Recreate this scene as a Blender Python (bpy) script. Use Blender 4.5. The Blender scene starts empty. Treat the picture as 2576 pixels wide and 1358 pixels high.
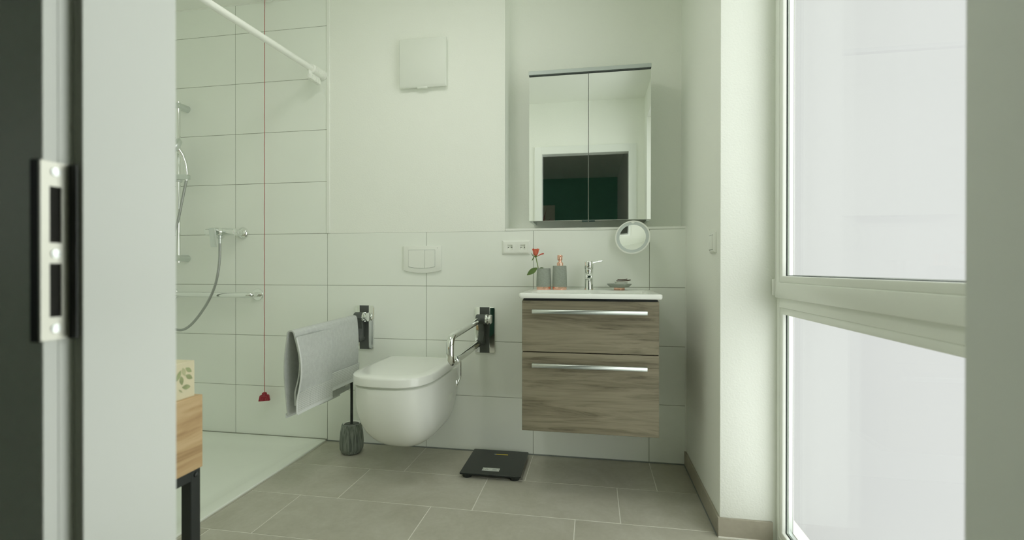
import bpy, bmesh, math, random
from mathutils import Vector, Matrix, Euler

random.seed(7)
S = bpy.context.scene
COL = S.collection
PI = math.pi

# ------------------------------------------------------------------ camera
FPX, YAW, PIT, ROL = 1185.68, 0.1703, -0.0025, 0.0008
cd = bpy.data.cameras.new('camera'); cam = bpy.data.objects.new('camera', cd); COL.objects.link(cam)
cd.sensor_fit = 'HORIZONTAL'; cd.sensor_width = 36.0; cd.lens = FPX / 2576 * 36.0
cd.clip_start = 0.02; cd.clip_end = 100
fw = Vector((-math.sin(YAW), math.cos(YAW), 0)); rt = Vector((math.cos(YAW), math.sin(YAW), 0)); up = Vector((0, 0, 1))
fw, up = math.cos(PIT) * fw + math.sin(PIT) * up, -math.sin(PIT) * fw + math.cos(PIT) * up
rt, up = math.cos(ROL) * rt + math.sin(ROL) * up, -math.sin(ROL) * rt + math.cos(ROL) * up
M = Matrix((rt, up, -fw)).transposed().to_4x4(); M.translation = Vector((1.5148, -2.5069, 0.9959))
cam.matrix_world = M
cd.dof.use_dof = True; cd.dof.focus_distance = 2.3; cd.dof.aperture_fstop = 3.4
S.camera = cam

# ------------------------------------------------------------------ light
W = bpy.data.worlds.new('world'); S.world = W; W.use_nodes = True
bg = W.node_tree.nodes['Background']
bg.inputs[0].default_value = (1.0, 1.0, 1.0, 1); bg.inputs[1].default_value = 0.79     # even white overcast sky
sl = bpy.data.lights.new('sun', 'SUN'); sun = bpy.data.objects.new('sun', sl); COL.objects.link(sun)
sl.energy = 5.0; sl.angle = math.radians(140); sl.color = (1.0, 1.0, 0.985)             # sun behind thick bright haze
sun.location = (6, -2, 4)
sun.rotation_euler = Vector((-0.85, 0.15, -0.07)).to_track_quat('-Z', 'Y').to_euler()
FILL_LAMP = 9.6                                                                              # strength of the added fill lamp, out of frame
S.cycles.max_bounces = 20; S.cycles.diffuse_bounces = 14; S.cycles.glossy_bounces = 8; S.cycles.transparent_max_bounces = 16
S.cycles.use_denoising = True; S.cycles.sample_clamp_indirect = 8.0
S.view_settings.view_transform = 'Standard'; S.view_settings.look = 'None'
S.view_settings.exposure = 0.05; S.view_settings.gamma = 1.0; S.view_settings.use_curve_mapping = False

# ------------------------------------------------------------------ materials
def nt(m): m.use_nodes = True; return m.node_tree, m.node_tree.nodes, m.node_tree.links
def pm(name, col, rough=0.5, metal=0.0, spec=0.5, bump=None, var=None, coat=0.0):
    m = bpy.data.materials.new(name); t, n, l = nt(m); p = n['Principled BSDF']
    p.inputs['Base Color'].default_value = (*col, 1); p.inputs['Roughness'].default_value = rough
    p.inputs['Metallic'].default_value = metal; p.inputs['Specular IOR Level'].default_value = spec
    if coat: p.inputs['Coat Weight'].default_value = coat; p.inputs['Coat Roughness'].default_value = 0.05
    tc = n.new('ShaderNodeTexCoord')
    if var:                                   # (scale, amount) faint tonal mottling
        nz = n.new('ShaderNodeTexNoise'); nz.inputs['Scale'].default_value = var[0]; nz.inputs['Detail'].default_value = 6
        l.new(tc.outputs['Object'], nz.inputs['Vector'])
        mr = n.new('ShaderNodeMapRange'); mr.inputs[1].default_value = 0.3; mr.inputs[2].default_value = 0.7
        mr.inputs[3].default_value = 1 - var[1]; mr.inputs[4].default_value = 1 + var[1]
        l.new(nz.outputs['Fac'], mr.inputs[0])
        mx = n.new('ShaderNodeMix'); mx.data_type = 'RGBA'; mx.blend_type = 'MULTIPLY'; mx.inputs[0].default_value = 1
        mx.inputs[6].default_value = (*col, 1); l.new(mr.outputs[0], mx.inputs[7]); l.new(mx.outputs[2], p.inputs['Base Color'])
    if bump:                                  # (scale, strength, distance)
        nb = n.new('ShaderNodeTexNoise'); nb.inputs['Scale'].default_value = bump[0]; nb.inputs['Detail'].default_value = 3
        l.new(tc.outputs['Object'], nb.inputs['Vector'])
        b = n.new('ShaderNodeBump'); b.inputs['Strength'].default_value = bump[1]; b.inputs['Distance'].default_value = bump[2]
        l.new(nb.outputs['Fac'], b.inputs['Height']); l.new(b.outputs[0], p.inputs['Normal'])
    return m

def ramp(n, stops):
    r = n.new('ShaderNodeValToRGB'); e = r.color_ramp.elements
    while len(e) < len(stops): e.new(0.5)
    for q, (pos, c) in zip(e, stops): q.position = pos; q.color = (*c, 1)
    return r

def wood(name, stops, scale, rough=0.5, seed=0.0):
    m = bpy.data.materials.new(name); t, n, l = nt(m); p = n['Principled BSDF']; p.inputs['Roughness'].default_value = rough
    p.inputs['Specular IOR Level'].default_value = 0.3
    tc = n.new('ShaderNodeTexCoord'); mp = n.new('ShaderNodeMapping'); mp.inputs['Scale'].default_value = scale
    mp.inputs['Location'].default_value = (seed, seed * 1.7, seed * 0.6)
    l.new(tc.outputs['Object'], mp.inputs['Vector'])
    n1 = n.new('ShaderNodeTexNoise'); n1.inputs['Scale'].default_value = 1.0; n1.inputs['Detail'].default_value = 5; n1.inputs['Roughness'].default_value = 0.62
    n1.inputs['Distortion'].default_value = 0.9
    l.new(mp.outputs[0], n1.inputs['Vector'])
    mp2 = n.new('ShaderNodeMapping'); mp2.inputs['Scale'].default_value = tuple(a * b for a, b in zip(scale, (2.2, 2.2, 5.0)))
    l.new(tc.outputs['Object'], mp2.inputs['Vector'])
    n2 = n.new('ShaderNodeTexNoise'); n2.inputs['Scale'].default_value = 1.0; n2.inputs['Detail'].default_value = 4; n2.inputs['Distortion'].default_value = 0.3
    l.new(mp2.outputs[0], n2.inputs['Vector'])
    ml = n.new('ShaderNodeMath'); ml.operation = 'MULTIPLY'; ml.inputs[1].default_value = 9.0; l.new(n1.outputs['Fac'], ml.inputs[0])
    sn = n.new('ShaderNodeMath'); sn.operation = 'PINGPONG'; sn.inputs[1].default_value = 1.0; l.new(ml.outputs[0], sn.inputs[0])
    a = n.new('ShaderNodeMath'); a.operation = 'MULTIPLY_ADD'; a.inputs[1].default_value = 0.28; l.new(sn.outputs[0], a.inputs[0])
    b = n.new('ShaderNodeMath'); b.operation = 'MULTIPLY'; b.inputs[1].default_value = 0.6; l.new(n2.outputs['Fac'], b.inputs[0]); l.new(b.outputs[0], a.inputs[2])
    c = n.new('ShaderNodeMath'); c.operation = 'MULTIPLY_ADD'; c.inputs[1].default_value = 0.5; l.new(n1.outputs['Fac'], c.inputs[0]); l.new(a.outputs[0], c.inputs[2])
    r = ramp(n, stops); l.new(c.outputs[0], r.inputs[0]); l.new(r.outputs[0], p.inputs['Base Color'])
    bp = n.new('ShaderNodeBump'); bp.inputs['Strength'].default_value = 0.08; bp.inputs['Distance'].default_value = 0.002
    l.new(c.outputs[0], bp.inputs['Height']); l.new(bp.outputs[0], p.inputs['Normal'])
    return m

def glass_mat(name):
    m = bpy.data.materials.new(name); t, n, l = nt(m); n.remove(n['Principled BSDF'])
    tr = n.new('ShaderNodeBsdfTransparent'); tr.inputs[0].default_value = (0.985, 0.995, 0.985, 1)
    gl = n.new('ShaderNodeBsdfGlossy'); gl.inputs['Roughness'].default_value = 0.0
    lw = n.new('ShaderNodeLayerWeight'); lw.inputs[0].default_value = 0.5
    pw = n.new('ShaderNodeMath'); pw.operation = 'POWER'; pw.inputs[1].default_value = 5.0; l.new(lw.outputs['Facing'], pw.inputs[0])
    fr = n.new('ShaderNodeMath'); fr.operation = 'MULTIPLY_ADD'; fr.inputs[1].default_value = 0.4; fr.inputs[2].default_value = 0.012; l.new(pw.outputs[0], fr.inputs[0])
    mx = n.new('ShaderNodeMixShader'); l.new(fr.outputs[0], mx.inputs[0]); l.new(tr.outputs[0], mx.inputs[1]); l.new(gl.outputs[0], mx.inputs[2])
    l.new(mx.outputs[0], n['Material Output'].inputs['Surface'])
    return m

def stone_mat(name, stops):
    m = bpy.data.materials.new(name); t, n, l = nt(m); p = n['Principled BSDF']; p.inputs['Roughness'].default_value = 0.42; p.inputs['Specular IOR Level'].default_value = 0.4
    tc = n.new('ShaderNodeTexCoord'); oi = n.new('ShaderNodeObjectInfo')
    mu = n.new('ShaderNodeMath'); mu.operation = 'MULTIPLY'; mu.inputs[1].default_value = 37.0; l.new(oi.outputs['Random'], mu.inputs[0])
    ad = n.new('ShaderNodeVectorMath'); ad.operation = 'ADD'; l.new(tc.outputs['Object'], ad.inputs[0]); l.new(mu.outputs[0], ad.inputs[1])
    n1 = n.new('ShaderNodeTexNoise'); n1.inputs['Scale'].default_value = 4.5; n1.inputs['Detail'].default_value = 9; n1.inputs['Roughness'].default_value = 0.68; n1.inputs['Distortion'].default_value = 0.7
    l.new(ad.outputs[0], n1.inputs['Vector'])
    n2 = n.new('ShaderNodeTexNoise'); n2.inputs['Scale'].default_value = 60; n2.inputs['Detail'].default_value = 4; l.new(ad.outputs[0], n2.inputs['Vector'])
    a = n.new('ShaderNodeMath'); a.operation = 'MULTIPLY_ADD'; a.inputs[1].default_value = 0.2; l.new(n2.outputs['Fac'], a.inputs[0])
    b = n.new('ShaderNodeMath'); b.operation = 'MULTIPLY'; b.inputs[1].default_value = 0.8; l.new(n1.outputs['Fac'], b.inputs[0]); l.new(b.outputs[0], a.inputs[2])
    r = ramp(n, stops); l.new(a.outputs[0], r.inputs[0]); l.new(r.outputs[0], p.inputs['Base Color'])
    return m

def grid_mat(name, col, dark, k):             # woven waffle cells: small relief and tone on cloth
    m = bpy.data.materials.new(name); t, n, l = nt(m); p = n['Principled BSDF']; p.inputs['Roughness'].default_value = 0.95; p.inputs['Specular IOR Level'].default_value = 0.1
    tc = n.new('ShaderNodeTexCoord'); sp = n.new('ShaderNodeSeparateXYZ'); l.new(tc.outputs['Object'], sp.inputs[0])
    def s(ax):
        a = n.new('ShaderNodeMath'); a.operation = 'MULTIPLY'; a.inputs[1].default_value = k; l.new(sp.outputs[ax], a.inputs[0])
        b = n.new('ShaderNodeMath'); b.operation = 'SINE'; l.new(a.outputs[0], b.inputs[0])
        c = n.new('ShaderNodeMath'); c.operation = 'GREATER_THAN'; c.inputs[1].default_value = 0.1; l.new(b.outputs[0], c.inputs[0]); return c
    mi = n.new('ShaderNodeMath'); mi.operation = 'MULTIPLY'; l.new(s(1).outputs[0], mi.inputs[0]); l.new(s(2).outputs[0], mi.inputs[1])
    mx = n.new('ShaderNodeMix'); mx.data_type = 'RGBA'; mx.inputs[6].default_value = (*col, 1); mx.inputs[7].default_value = (*dark, 1)
    l.new(mi.outputs[0], mx.inputs[0]); l.new(mx.outputs[2], p.inputs['Base Color'])
    return m

def stripe_mat(name, c1, c2):                 # brush holder: dark glaze streaks in the vertical grooves
    m = bpy.data.materials.new(name); t, n, l = nt(m); p = n['Principled BSDF']; p.inputs['Roughness'].default_value = 0.45
    tc = n.new('ShaderNodeTexCoord'); mp = n.new('ShaderNodeMapping'); mp.inputs['Scale'].default_value = (170, 170, 5)
    l.new(tc.outputs['Object'], mp.inputs['Vector'])
    nz = n.new('ShaderNodeTexNoise'); nz.inputs['Scale'].default_value = 1.0; nz.inputs['Detail'].default_value = 3; l.new(mp.outputs[0], nz.inputs['Vector'])
    r = ramp(n, [(0.35, c1), (0.62, c2)]); l.new(nz.outputs['Fac'], r.inputs[0]); l.new(r.outputs[0], p.inputs['Base Color'])
    return m

MT = {}
MT['plaster'] = pm('plaster', (0.895, 0.915, 0.862), 0.85, spec=0.2, bump=(170, 0.35, 0.003))
MT['paint'] = pm('white_paint', (0.885, 0.905, 0.855), 0.8, spec=0.2)
MT['tile'] = pm('wall_tile', (0.882, 0.912, 0.860), 0.38, spec=0.35, var=(1.3, 0.012))
MT['grout'] = pm('wall_grout', (0.33, 0.34, 0.29), 0.9, spec=0.1)
MT['trimw'] = pm('white_profile', (0.86, 0.88, 0.83), 0.4)
MT['floortile'] = stone_mat('floor_stone', [(0.30, (0.385, 0.370, 0.300)), (0.5, (0.455, 0.442, 0.370)), (0.72, (0.535, 0.522, 0.455))])
MT['floorgrout'] = pm('floor_grout', (0.80, 0.79, 0.72), 0.9, spec=0.1)
MT['skirt'] = stone_mat('skirting_stone', [(0.30, (0.33, 0.305, 0.24)), (0.7, (0.43, 0.40, 0.325))])
MT['silicone'] = pm('grey_silicone', (0.22, 0.24, 0.23), 0.5)
MT['ceramic'] = pm('white_ceramic', (0.87, 0.89, 0.85), 0.12, spec=0.5)
MT['tray'] = pm('shower_tray_enamel', (0.82, 0.855, 0.795), 0.22, spec=0.45)
MT['plastic'] = pm('white_plastic', (0.87, 0.89, 0.84), 0.35)
MT['cover'] = pm('off_white_plastic', (0.80, 0.83, 0.77), 0.45)
MT['lacquer'] = pm('white_lacquer', (0.83, 0.86, 0.82), 0.32)
MT['upvc'] = pm('window_plastic', (0.86, 0.885, 0.83), 0.3)
MT['chrome'] = pm('chrome', (0.86, 0.88, 0.86), 0.06, 1.0)
MT['satin'] = pm('satin_aluminium', (0.72, 0.76, 0.74), 0.32, 1.0)
MT['brushed'] = pm('brushed_steel', (0.62, 0.63, 0.57), 0.4, 0.85)
MT['mirror'] = pm('mirror_silver', (0.90, 0.925, 0.90), 0.0, 1.0)
MT['greyplastic'] = pm('dark_grey_plastic', (0.085, 0.095, 0.088), 0.5)
MT['gasket'] = pm('dark_gasket', (0.06, 0.075, 0.07), 0.6)
MT['seal'] = pm('grey_rubber_seal', (0.30, 0.315, 0.26), 0.7)
MT['black'] = pm('black_metal', (0.012, 0.016, 0.015), 0.45)
MT['blackhole'] = pm('dark_cavity', (0.02, 0.02, 0.016), 0.9)
MT['scaleglass'] = pm('black_scale_glass', (0.016, 0.021, 0.019), 0.22, spec=0.4)
MT['yellow'] = pm('yellow_print', (0.75, 0.56, 0.05), 0.5)
MT['label'] = pm('white_label', (0.68, 0.71, 0.66), 0.6)
MT['labelink'] = pm('label_ink', (0.30, 0.34, 0.33), 0.7)
MT['stonegrey'] = pm('grey_stoneware', (0.33, 0.36, 0.315), 0.75, spec=0.25, var=(120, 0.08))
MT['copper'] = pm('rose_copper', (0.92, 0.56, 0.44), 0.16, 1.0)
MT['brown'] = pm('dark_brown_wood', (0.055, 0.022, 0.010), 0.5)
MT['vanity'] = wood('grey_brown_walnut', [(0.38, (0.092, 0.078, 0.051)), (0.55, (0.185, 0.163, 0.112)), (0.70, (0.225, 0.200, 0.140)), (0.90, (0.265, 0.237, 0.170))], (1.6, 1.6, 19), 0.5, 3.1)
MT['cabgap'] = pm('cabinet_shadow_gap', (0.03, 0.035, 0.035), 0.6)
MT['oak'] = wood('oak_board', [(0.40, (0.330, 0.205, 0.095)), (0.6, (0.510, 0.345, 0.180)), (0.85, (0.620, 0.450, 0.255))], (4, 1.6, 12), 0.55, 1.2)
MT['towel'] = pm('grey_terry', (0.64, 0.665, 0.65), 0.98, spec=0.1, bump=(420, 0.8, 0.004), var=(60, 0.05))
MT['waffle'] = grid_mat('grey_waffle', (0.68, 0.70, 0.68), (0.42, 0.44, 0.42), 760)
MT['hem'] = pm('grey_hem', (0.74, 0.765, 0.76), 0.95, spec=0.1)
MT['brushpot'] = stripe_mat('striped_glaze', (0.075, 0.09, 0.082), (0.25, 0.28, 0.24))
MT['petal'] = pm('coral_petal', (0.86, 0.20, 0.115), 0.6)
MT['petal2'] = pm('light_coral_petal', (0.90, 0.33, 0.21), 0.6)
MT['leaf'] = pm('leaf_green', (0.22, 0.33, 0.11), 0.55)
MT['stem'] = pm('stem_green', (0.20, 0.30, 0.07), 0.6)
MT['red'] = pm('red_plastic', (0.30, 0.012, 0.03), 0.45)
MT['redline'] = pm('pale_red_relief', (0.42, 0.09, 0.10), 0.5)
MT['redcord'] = pm('red_cord', (0.44, 0.10, 0.09), 0.8)
MT['card'] = pm('cream_card', (0.70, 0.64, 0.45), 0.7, var=(9, 0.05))
MT['print'] = pm('green_leaf_print', (0.33, 0.37, 0.19), 0.7, var=(30, 0.25))
MT['print2'] = pm('olive_leaf_print', (0.46, 0.46, 0.27), 0.7, var=(30, 0.2))
MT['tissue'] = pm('tissue_paper', (0.82, 0.83, 0.79), 0.95)
MT['glass'] = glass_mat('window_glass')
MT['frost'] = pm('frosted_ring', (0.58, 0.635, 0.615), 0.5)
MT['greenwall'] = pm('dark_green_paint', (0.20, 0.46, 0.37), 0.85, spec=0.2)
MT['bedwhite'] = pm('bedroom_paint', (0.76, 0.76, 0.71), 0.85, spec=0.2)
MT['bedfloor'] = wood('bedroom_floor_board', [(0.4, (0.22, 0.20, 0.16)), (0.8, (0.38, 0.35, 0.28))], (1.2, 9, 9), 0.5, 5)
MT['canvas'] = pm('canvas_grey', (0.80, 0.77, 0.69), 0.9)
MT['redplant'] = pm('red_grass_print', (0.33, 0.03, 0.05), 0.9)

# ------------------------------------------------------------------ mesh helpers
LOC = {}
def E(name, loc, label=None, cat=None, group=None, kind=None):
    o = bpy.data.objects.new(name, None); COL.objects.link(o); o.location = loc; o.empty_display_size = 0.05
    LOC[o.name] = Vector(loc); tag(o, label, cat, group, kind); return o
def tag(o, label=None, cat=None, group=None, kind=None):
    if label: o['label'] = label
    if cat: o['category'] = cat
    if group: o['group'] = group
    if kind: o['kind'] = kind
    return o
def mk(name, bm, mat, parent=None, loc=None, smooth=None, bevel=0.0, seg=2, ang=35, recalc=True):
    """link bm (world coordinates) as one mesh; origin at its thing's base"""
    if recalc: bmesh.ops.recalc_face_normals(bm, faces=bm.faces[:])
    if bevel > 0:
        ed = [e for e in bm.edges if len(e.link_faces) == 2 and e.calc_face_angle(0) > math.radians(ang)]
        bmesh.ops.bevel(bm, geom=ed, offset=bevel, segments=seg, profile=0.5, affect='EDGES', clamp_overlap=True)
    L = LOC[parent.name] if parent is not None else Vector(loc if loc is not None else (0, 0, 0))
    bmesh.ops.translate(bm, verts=bm.verts[:], vec=-L)
    me = bpy.data.meshes.new(name); bm.to_mesh(me); bm.free()
    if smooth is None: smooth = bevel > 0
    if smooth:
        for p in me.polygons: p.use_smooth = True
        me.set_sharp_from_angle(angle=math.radians(40))
    me.materials.append(MT[mat] if isinstance(mat, str) else mat)
    o = bpy.data.objects.new(name, me); COL.objects.link(o); LOC[o.name] = L
    if parent is not None: o.parent = parent
    else: o.location = L
    return o
def NB(): return bmesh.new()
def bx(bm, x0, x1, y0, y1, z0, z1):
    v = [bm.verts.new((x, y, z)) for x in (x0, x1) for y in (y0, y1) for z in (z0, z1)]
    for f in ((0, 1, 3, 2), (4, 6, 7, 5), (0, 4, 5, 1), (2, 3, 7, 6), (0, 2, 6, 4), (1, 5, 7, 3)): bm.faces.new([v[i] for i in f])
    return bm
def box(name, b, mat, parent=None, loc=None, bevel=0.0, seg=2): return mk(name, bx(NB(), *b), mat, parent, loc, bevel=bevel, seg=seg)
def loft(bm, rings, cap0=True, cap1=True, closed=True):
    R = [[bm.verts.new(p) for p in r] for r in rings]
    for a, b in zip(R, R[1:]):
        n = len(a)
        for i in range(n if closed else n - 1):
            j = (i + 1) % n; bm.faces.new((a[i], a[j], b[j], b[i]))
    if cap0: bm.faces.new(R[0][::-1])
    if cap1: bm.faces.new(R[-1])
    return bm
def lathe(bm, prof, c=(0, 0, 0), n=32, axis='z', cap0=True, cap1=True):
    rings = []
    for r, h in prof:
        ring = []
        for i in range(n):
            a = 2 * PI * i / n; u, v = r * math.cos(a), r * math.sin(a)
            p = {'z': (u, v, h), 'y': (u, h, v), 'x': (h, u, v)}[axis]
            ring.append((c[0] + p[0], c[1] + p[1], c[2] + p[2]))
        rings.append(ring)
    return loft(bm, rings, cap0, cap1)
def fillet(pts, rad, n=6):
    pts = [Vector(p) for p in pts]; out = [pts[0]]
    for a, b, c in zip(pts, pts[1:], pts[2:]):
        u, v = (a - b).normalized(), (c - b).normalized(); th = u.angle(v)
        if th > PI - 0.05: out.append(b); continue
        d = min(rad / math.tan(th / 2), (a - b).length * 0.49, (c - b).length * 0.49)
        p0, p1 = b + u * d, b + v * d
        for i in range(n + 1):
            t = i / n; out.append((1 - t) ** 2 * p0 + 2 * t * (1 - t) * b + t * t * p1)
    out.append(pts[-1]); return out
def tube(bm, pts, r, n=14, rad=None, radii=None, fn=6):
    P = fillet(pts, rad, fn) if rad else [Vector(p) for p in pts]
    rings = []; t0 = (P[1] - P[0]).normalized()
    nrm = t0.orthogonal().normalized()
    for i, p in enumerate(P):
        t = (P[min(i + 1, len(P) - 1)] - P[max(i - 1, 0)]).normalized()
        nrm = (nrm - t * nrm.dot(t)).normalized(); b = t.cross(nrm)
        rr = radii[i] if radii else r
        rings.append([p + (nrm * math.cos(2 * PI * k / n) + b * math.sin(2 * PI * k / n)) * rr for k in range(n)])
    return loft(bm, rings)
def prism(bm, poly, axis, a0, a1):
    f = {'x': lambda p, a: (a, p[0], p[1]), 'y': lambda p, a: (p[0], a, p[1]), 'z': lambda p, a: (p[0], p[1], a)}[axis]
    return loft(bm, [[f(p, a0) for p in poly], [f(p, a1) for p in poly]])
def rrect(x0, x1, y0, y1, r, n=5):
    o = []
    for cx, cy, s in ((x1 - r, y1 - r, 0), (x0 + r, y1 - r, 1), (x0 + r, y0 + r, 2), (x1 - r, y0 + r, 3)):
        for i in range(n + 1): a = (s + i / n) * PI / 2; o.append((cx + r * math.cos(a), cy + r * math.sin(a)))
    return o
def ringbox(bm, axis, a0, a1, o, i):
    """rectangular frame; o, i = outer and inner (u0,u1,v0,v1) in the plane normal to axis"""
    f = {'x': lambda u, v, a: (a, u, v), 'y': lambda u, v, a: (u, a, v), 'z': lambda u, v, a: (u, v, a)}[axis]
    q = lambda r, a: [bm.verts.new(f(u, v, a)) for u, v in ((r[0], r[2]), (r[1], r[2]), (r[1], r[3]), (r[0], r[3]))]
    A, B, C, D = q(o, a0), q(i, a0), q(o, a1), q(i, a1)
    for k in range(4):
        j = (k + 1) % 4
        bm.faces.new((A[k], A[j], B[j], B[k])); bm.faces.new((C[k], D[k], D[j], C[j]))
        bm.faces.new((A[k], C[k], C[j], A[j])); bm.faces.new((B[k], B[j], D[j], D[k]))
    return bm
def xf(bm, m): bmesh.ops.transform(bm, matrix=m, verts=bm.verts[:]); return bm
def copy_tree(o, parent=None, off=None):
    c = o.copy(); COL.objects.link(c); c.parent = parent
    if off: c.location = o.location + Vector(off)
    LOC[c.name] = LOC[o.name] + Vector(off or (0, 0, 0))
    for ch in list(o.children): copy_tree(ch, c)
    return c

# room numbers
XR, XL, YD, ZC = 1.982, -1.14, -2.03, 2.575       # right wall, shower wall, door wall, ceiling
XW = 2.165                                        # inner face of the window sash
YW0, YW1, ZW = -0.644, -1.87, 2.34                # window opening
DX0, DX1, DZ = 1.034, 1.838, 2.085                # door opening
NX0 = 1.044                                       # left side of the recess over the basin
REC = 0.15                                        # recess depth

# ------------------------------------------------------------------ the room
# back wall: plaster above, grout bed and tiles below and in the shower
bm = NB()
bx(bm, 0.0, NX0, 0.0015, 0.30, 1.2, ZC)
bx(bm, NX0, XR + 0.4, REC, 0.30, 1.2, ZC)
bx(bm, XL - 0.15, XR + 0.4, 0.004, 0.30, -0.10, 1.2)
bx(bm, XL - 0.15, 0.0, 0.004, 0.30, 1.2, ZC)
wb = tag(mk('wall_back', bm, 'plaster'), kind='structure')
bm = NB(); bx(bm, XL, XR, 0.0015, 0.0045, 0, 1.2); bx(bm, XL, 0.0, 0.0015, 0.0045, 1.2, ZC)
mk('grout_bed', bm, 'grout', wb)
G = 0.0013
def wtile(x0, x1, z0, z1):
    box('tile', (x0 + G, x1 - G, 0.0, 0.007, z0 + G, z1 - G), 'tile', wb, bevel=0.0006, seg=1)
cols = [XL, -0.6, 0.0, 0.6, 1.2, 1.8, XR]
for i in range(len(cols) - 1):
    for k in range(4): wtile(cols[i], cols[i + 1], 0.3 * k, 0.3 * k + 0.3)
for i in range(2):
    for k in range(5): wtile(cols[i], cols[i + 1], 1.2 + 0.3 * k, min(1.5 + 0.3 * k, ZC))
bm = NB(); bx(bm, NX0 + 0.002, XR, -0.0015, REC, 1.2, 1.2135)
tag(mk('trim_1', bm, 'trimw', bevel=0.001, seg=1), kind='structure')            # edge of the ledge under the mirror
tag(box('trim_2', (-0.001, 0.014, -0.006, 0.006, 1.2, ZC), 'trimw', bevel=0.001, seg=1), kind='structure')   # tile edge beside the shower
tag(box('trim_4', (XL, 0.0, -0.004, 0.002, ZC - 0.005, ZC), 'trimw'), kind='structure')                                # sealed joint at the ceiling
tag(box('trim_3', (XR - 0.006, XR + 0.002, -0.004, 0.004, 0.07, 1.2135), 'trimw'), kind='structure')         # corner joint

# right wall with the tall window opening
bm = NB()
bx(bm, XR, 2.232, YW0, 0.30, -0.10, ZC); bx(bm, XR, 2.232, YD - 0.2, YW1, -0.10, ZC); bx(bm, XR, 2.232, YW1, YW0, ZW, ZC)
tag(mk('wall_right', bm, 'plaster', bevel=0.003, seg=2), kind='structure')
tag(box('wall_left', (XL - 0.15, XL, YD - 0.115, 0.0015, -0.10, ZC), 'tile'), kind='structure')
bm = NB()
bx(bm, XL - 0.15, DX0 - 0.03, -2.145, -2.0425, -0.10, ZC); bx(bm, DX1 + 0.03, XR + 0.001, -2.145, -2.0425, -0.10, ZC)
bx(bm, DX0 - 0.03, DX1 + 0.03, -2.145, -2.0425, DZ + 0.03, ZC)
tag(mk('wall_front', bm, 'plaster'), kind='structure')
tag(box('ceiling', (-2.6, 2.36, -6.0, 0.30, ZC, ZC + 0.12), 'paint'), kind='structure')

# fill lamp added above the middle of the room to lift the shaded walls
lm = bpy.data.materials.new('fill_lamp_glow'); t_, n_, l_ = nt(lm); n_['Principled BSDF'].inputs['Emission Color'].default_value = (1.0, 0.985, 0.93, 1)
n_['Principled BSDF'].inputs['Emission Strength'].default_value = FILL_LAMP; n_['Principled BSDF'].inputs['Base Color'].default_value = (0.8, 0.8, 0.78, 1)
cl_ = E('added_fill_lamp', (0.75, -1.05, ZC), 'added round opal fill lamp on the ceiling between shower and window', 'lamp')
mk('base_ring', lathe(NB(), [(0.235, ZC), (0.235, ZC - 0.022), (0.225, ZC - 0.026)], (0.75, -1.05, 0), 48), 'plastic', cl_, smooth=True)
mk('diffuser', lathe(NB(), [(0.222, ZC - 0.024), (0.220, ZC - 0.045), (0.19, ZC - 0.062), (0.10, ZC - 0.072), (0.02, ZC - 0.074)], (0.75, -1.05, 0), 48), lm, cl_, smooth=True)

# floor: grout bed with stone tiles laid in offset rows
fl = tag(box('floor', (0.004, XR + 0.32, -2.15, 0.004, -0.10, -0.0012), 'floorgrout'), kind='structure')
bm = NB(); bx(bm, XL, 0.004, -2.15, -1.30, -0.10, -0.0012); mk('grout_bed', bm, 'floorgrout', fl)
rows = [0.0, 0.3155, 0.6205, 0.9255, 1.2305, 1.5355, 1.8405, 2.146]
offs = [0.0, 0.423, 0.246, 0.07, 0.493, 0.316, 0.139]
g = 0.0019
for r in range(7):
    y1, y0 = -rows[r], -rows[r + 1]
    xe = XR if y0 > YW0 - 0.02 else XW + 0.01
    xs = 0.006 if rows[r + 1] < 1.30 else XL
    e = [xs] + [x for x in (offs[r] + 0.6 * k for k in range(-3, 6)) if xs + 0.03 < x < xe - 0.03] + [xe]
    for a, b in zip(e, e[1:]):
        o = box('tile', (a + g, b - g, y0 + g, y1 - g, -0.008, 0.0), 'floortile', fl, bevel=0.0007, seg=1)
mk('silicone_joint', bx(NB(), 0.0, XR, -0.006, 0.0, 0.0, 0.005), 'silicone', fl)
mk('tray_joint', bx(NB(), -0.0045, 0.0055, -1.28, -0.004, -0.02, 0.0008), 'floortile', fl)

# skirting of cut floor tiles
bs = tag(mk('baseboard_right', bx(NB(), XR - 0.009, XR, YW0 - 0.0005, -0.0005, 0.0, 0.071), 'skirt', bevel=0.001, seg=1), kind='structure')
mk('joint_line', bx(NB(), XR - 0.0125, XR - 0.0088, YW0, -0.003, 0.0, 0.004), 'silicone', bs)
bs2 = tag(mk('baseboard_window', bx(NB(), XR - 0.008, XW - 0.002, YW0 - 0.010, YW0, 0.0, 0.071), 'skirt', bevel=0.001, seg=1), kind='structure')
mk('joint_line', bx(NB(), XR - 0.008, XW, YW0 - 0.014, YW0 - 0.0098, 0.0, 0.004), 'floorgrout', bs2)

# window
win = E('window_1', (XW + 0.04, (YW0 + YW1) / 2, 0.0), kind='structure')
fo = (YW1, YW0, 0.0, ZW)
F0, F1 = XW + 0.012, XW + 0.062
bm = NB(); ringbox(bm, 'x', F0, F1, fo, (YW1 + 0.024, YW0 - 0.024, 0.03, ZW - 0.03))
bx(bm, F0, F1, YW1 + 0.024, YW0 - 0.024, 0.857, 0.915)
mk('outer_frame', bm, 'upvc', win, bevel=0.002, seg=1)
li = (YW1 + 0.042, YW0 - 0.042, 0.053, 0.834)
bm = NB(); ringbox(bm, 'x', XW + 0.0145, XW + 0.030, (YW1 + 0.0235, YW0 - 0.0235, 0.0295, 0.8575), li)
mk('glazing_bead', bm, 'upvc', win, bevel=0.003, seg=2)
so = (YW1 + 0.014, YW0 - 0.014, 0.893, ZW - 0.014); si = (YW1 + 0.071, YW0 - 0.071, 0.9715, ZW - 0.071)
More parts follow.
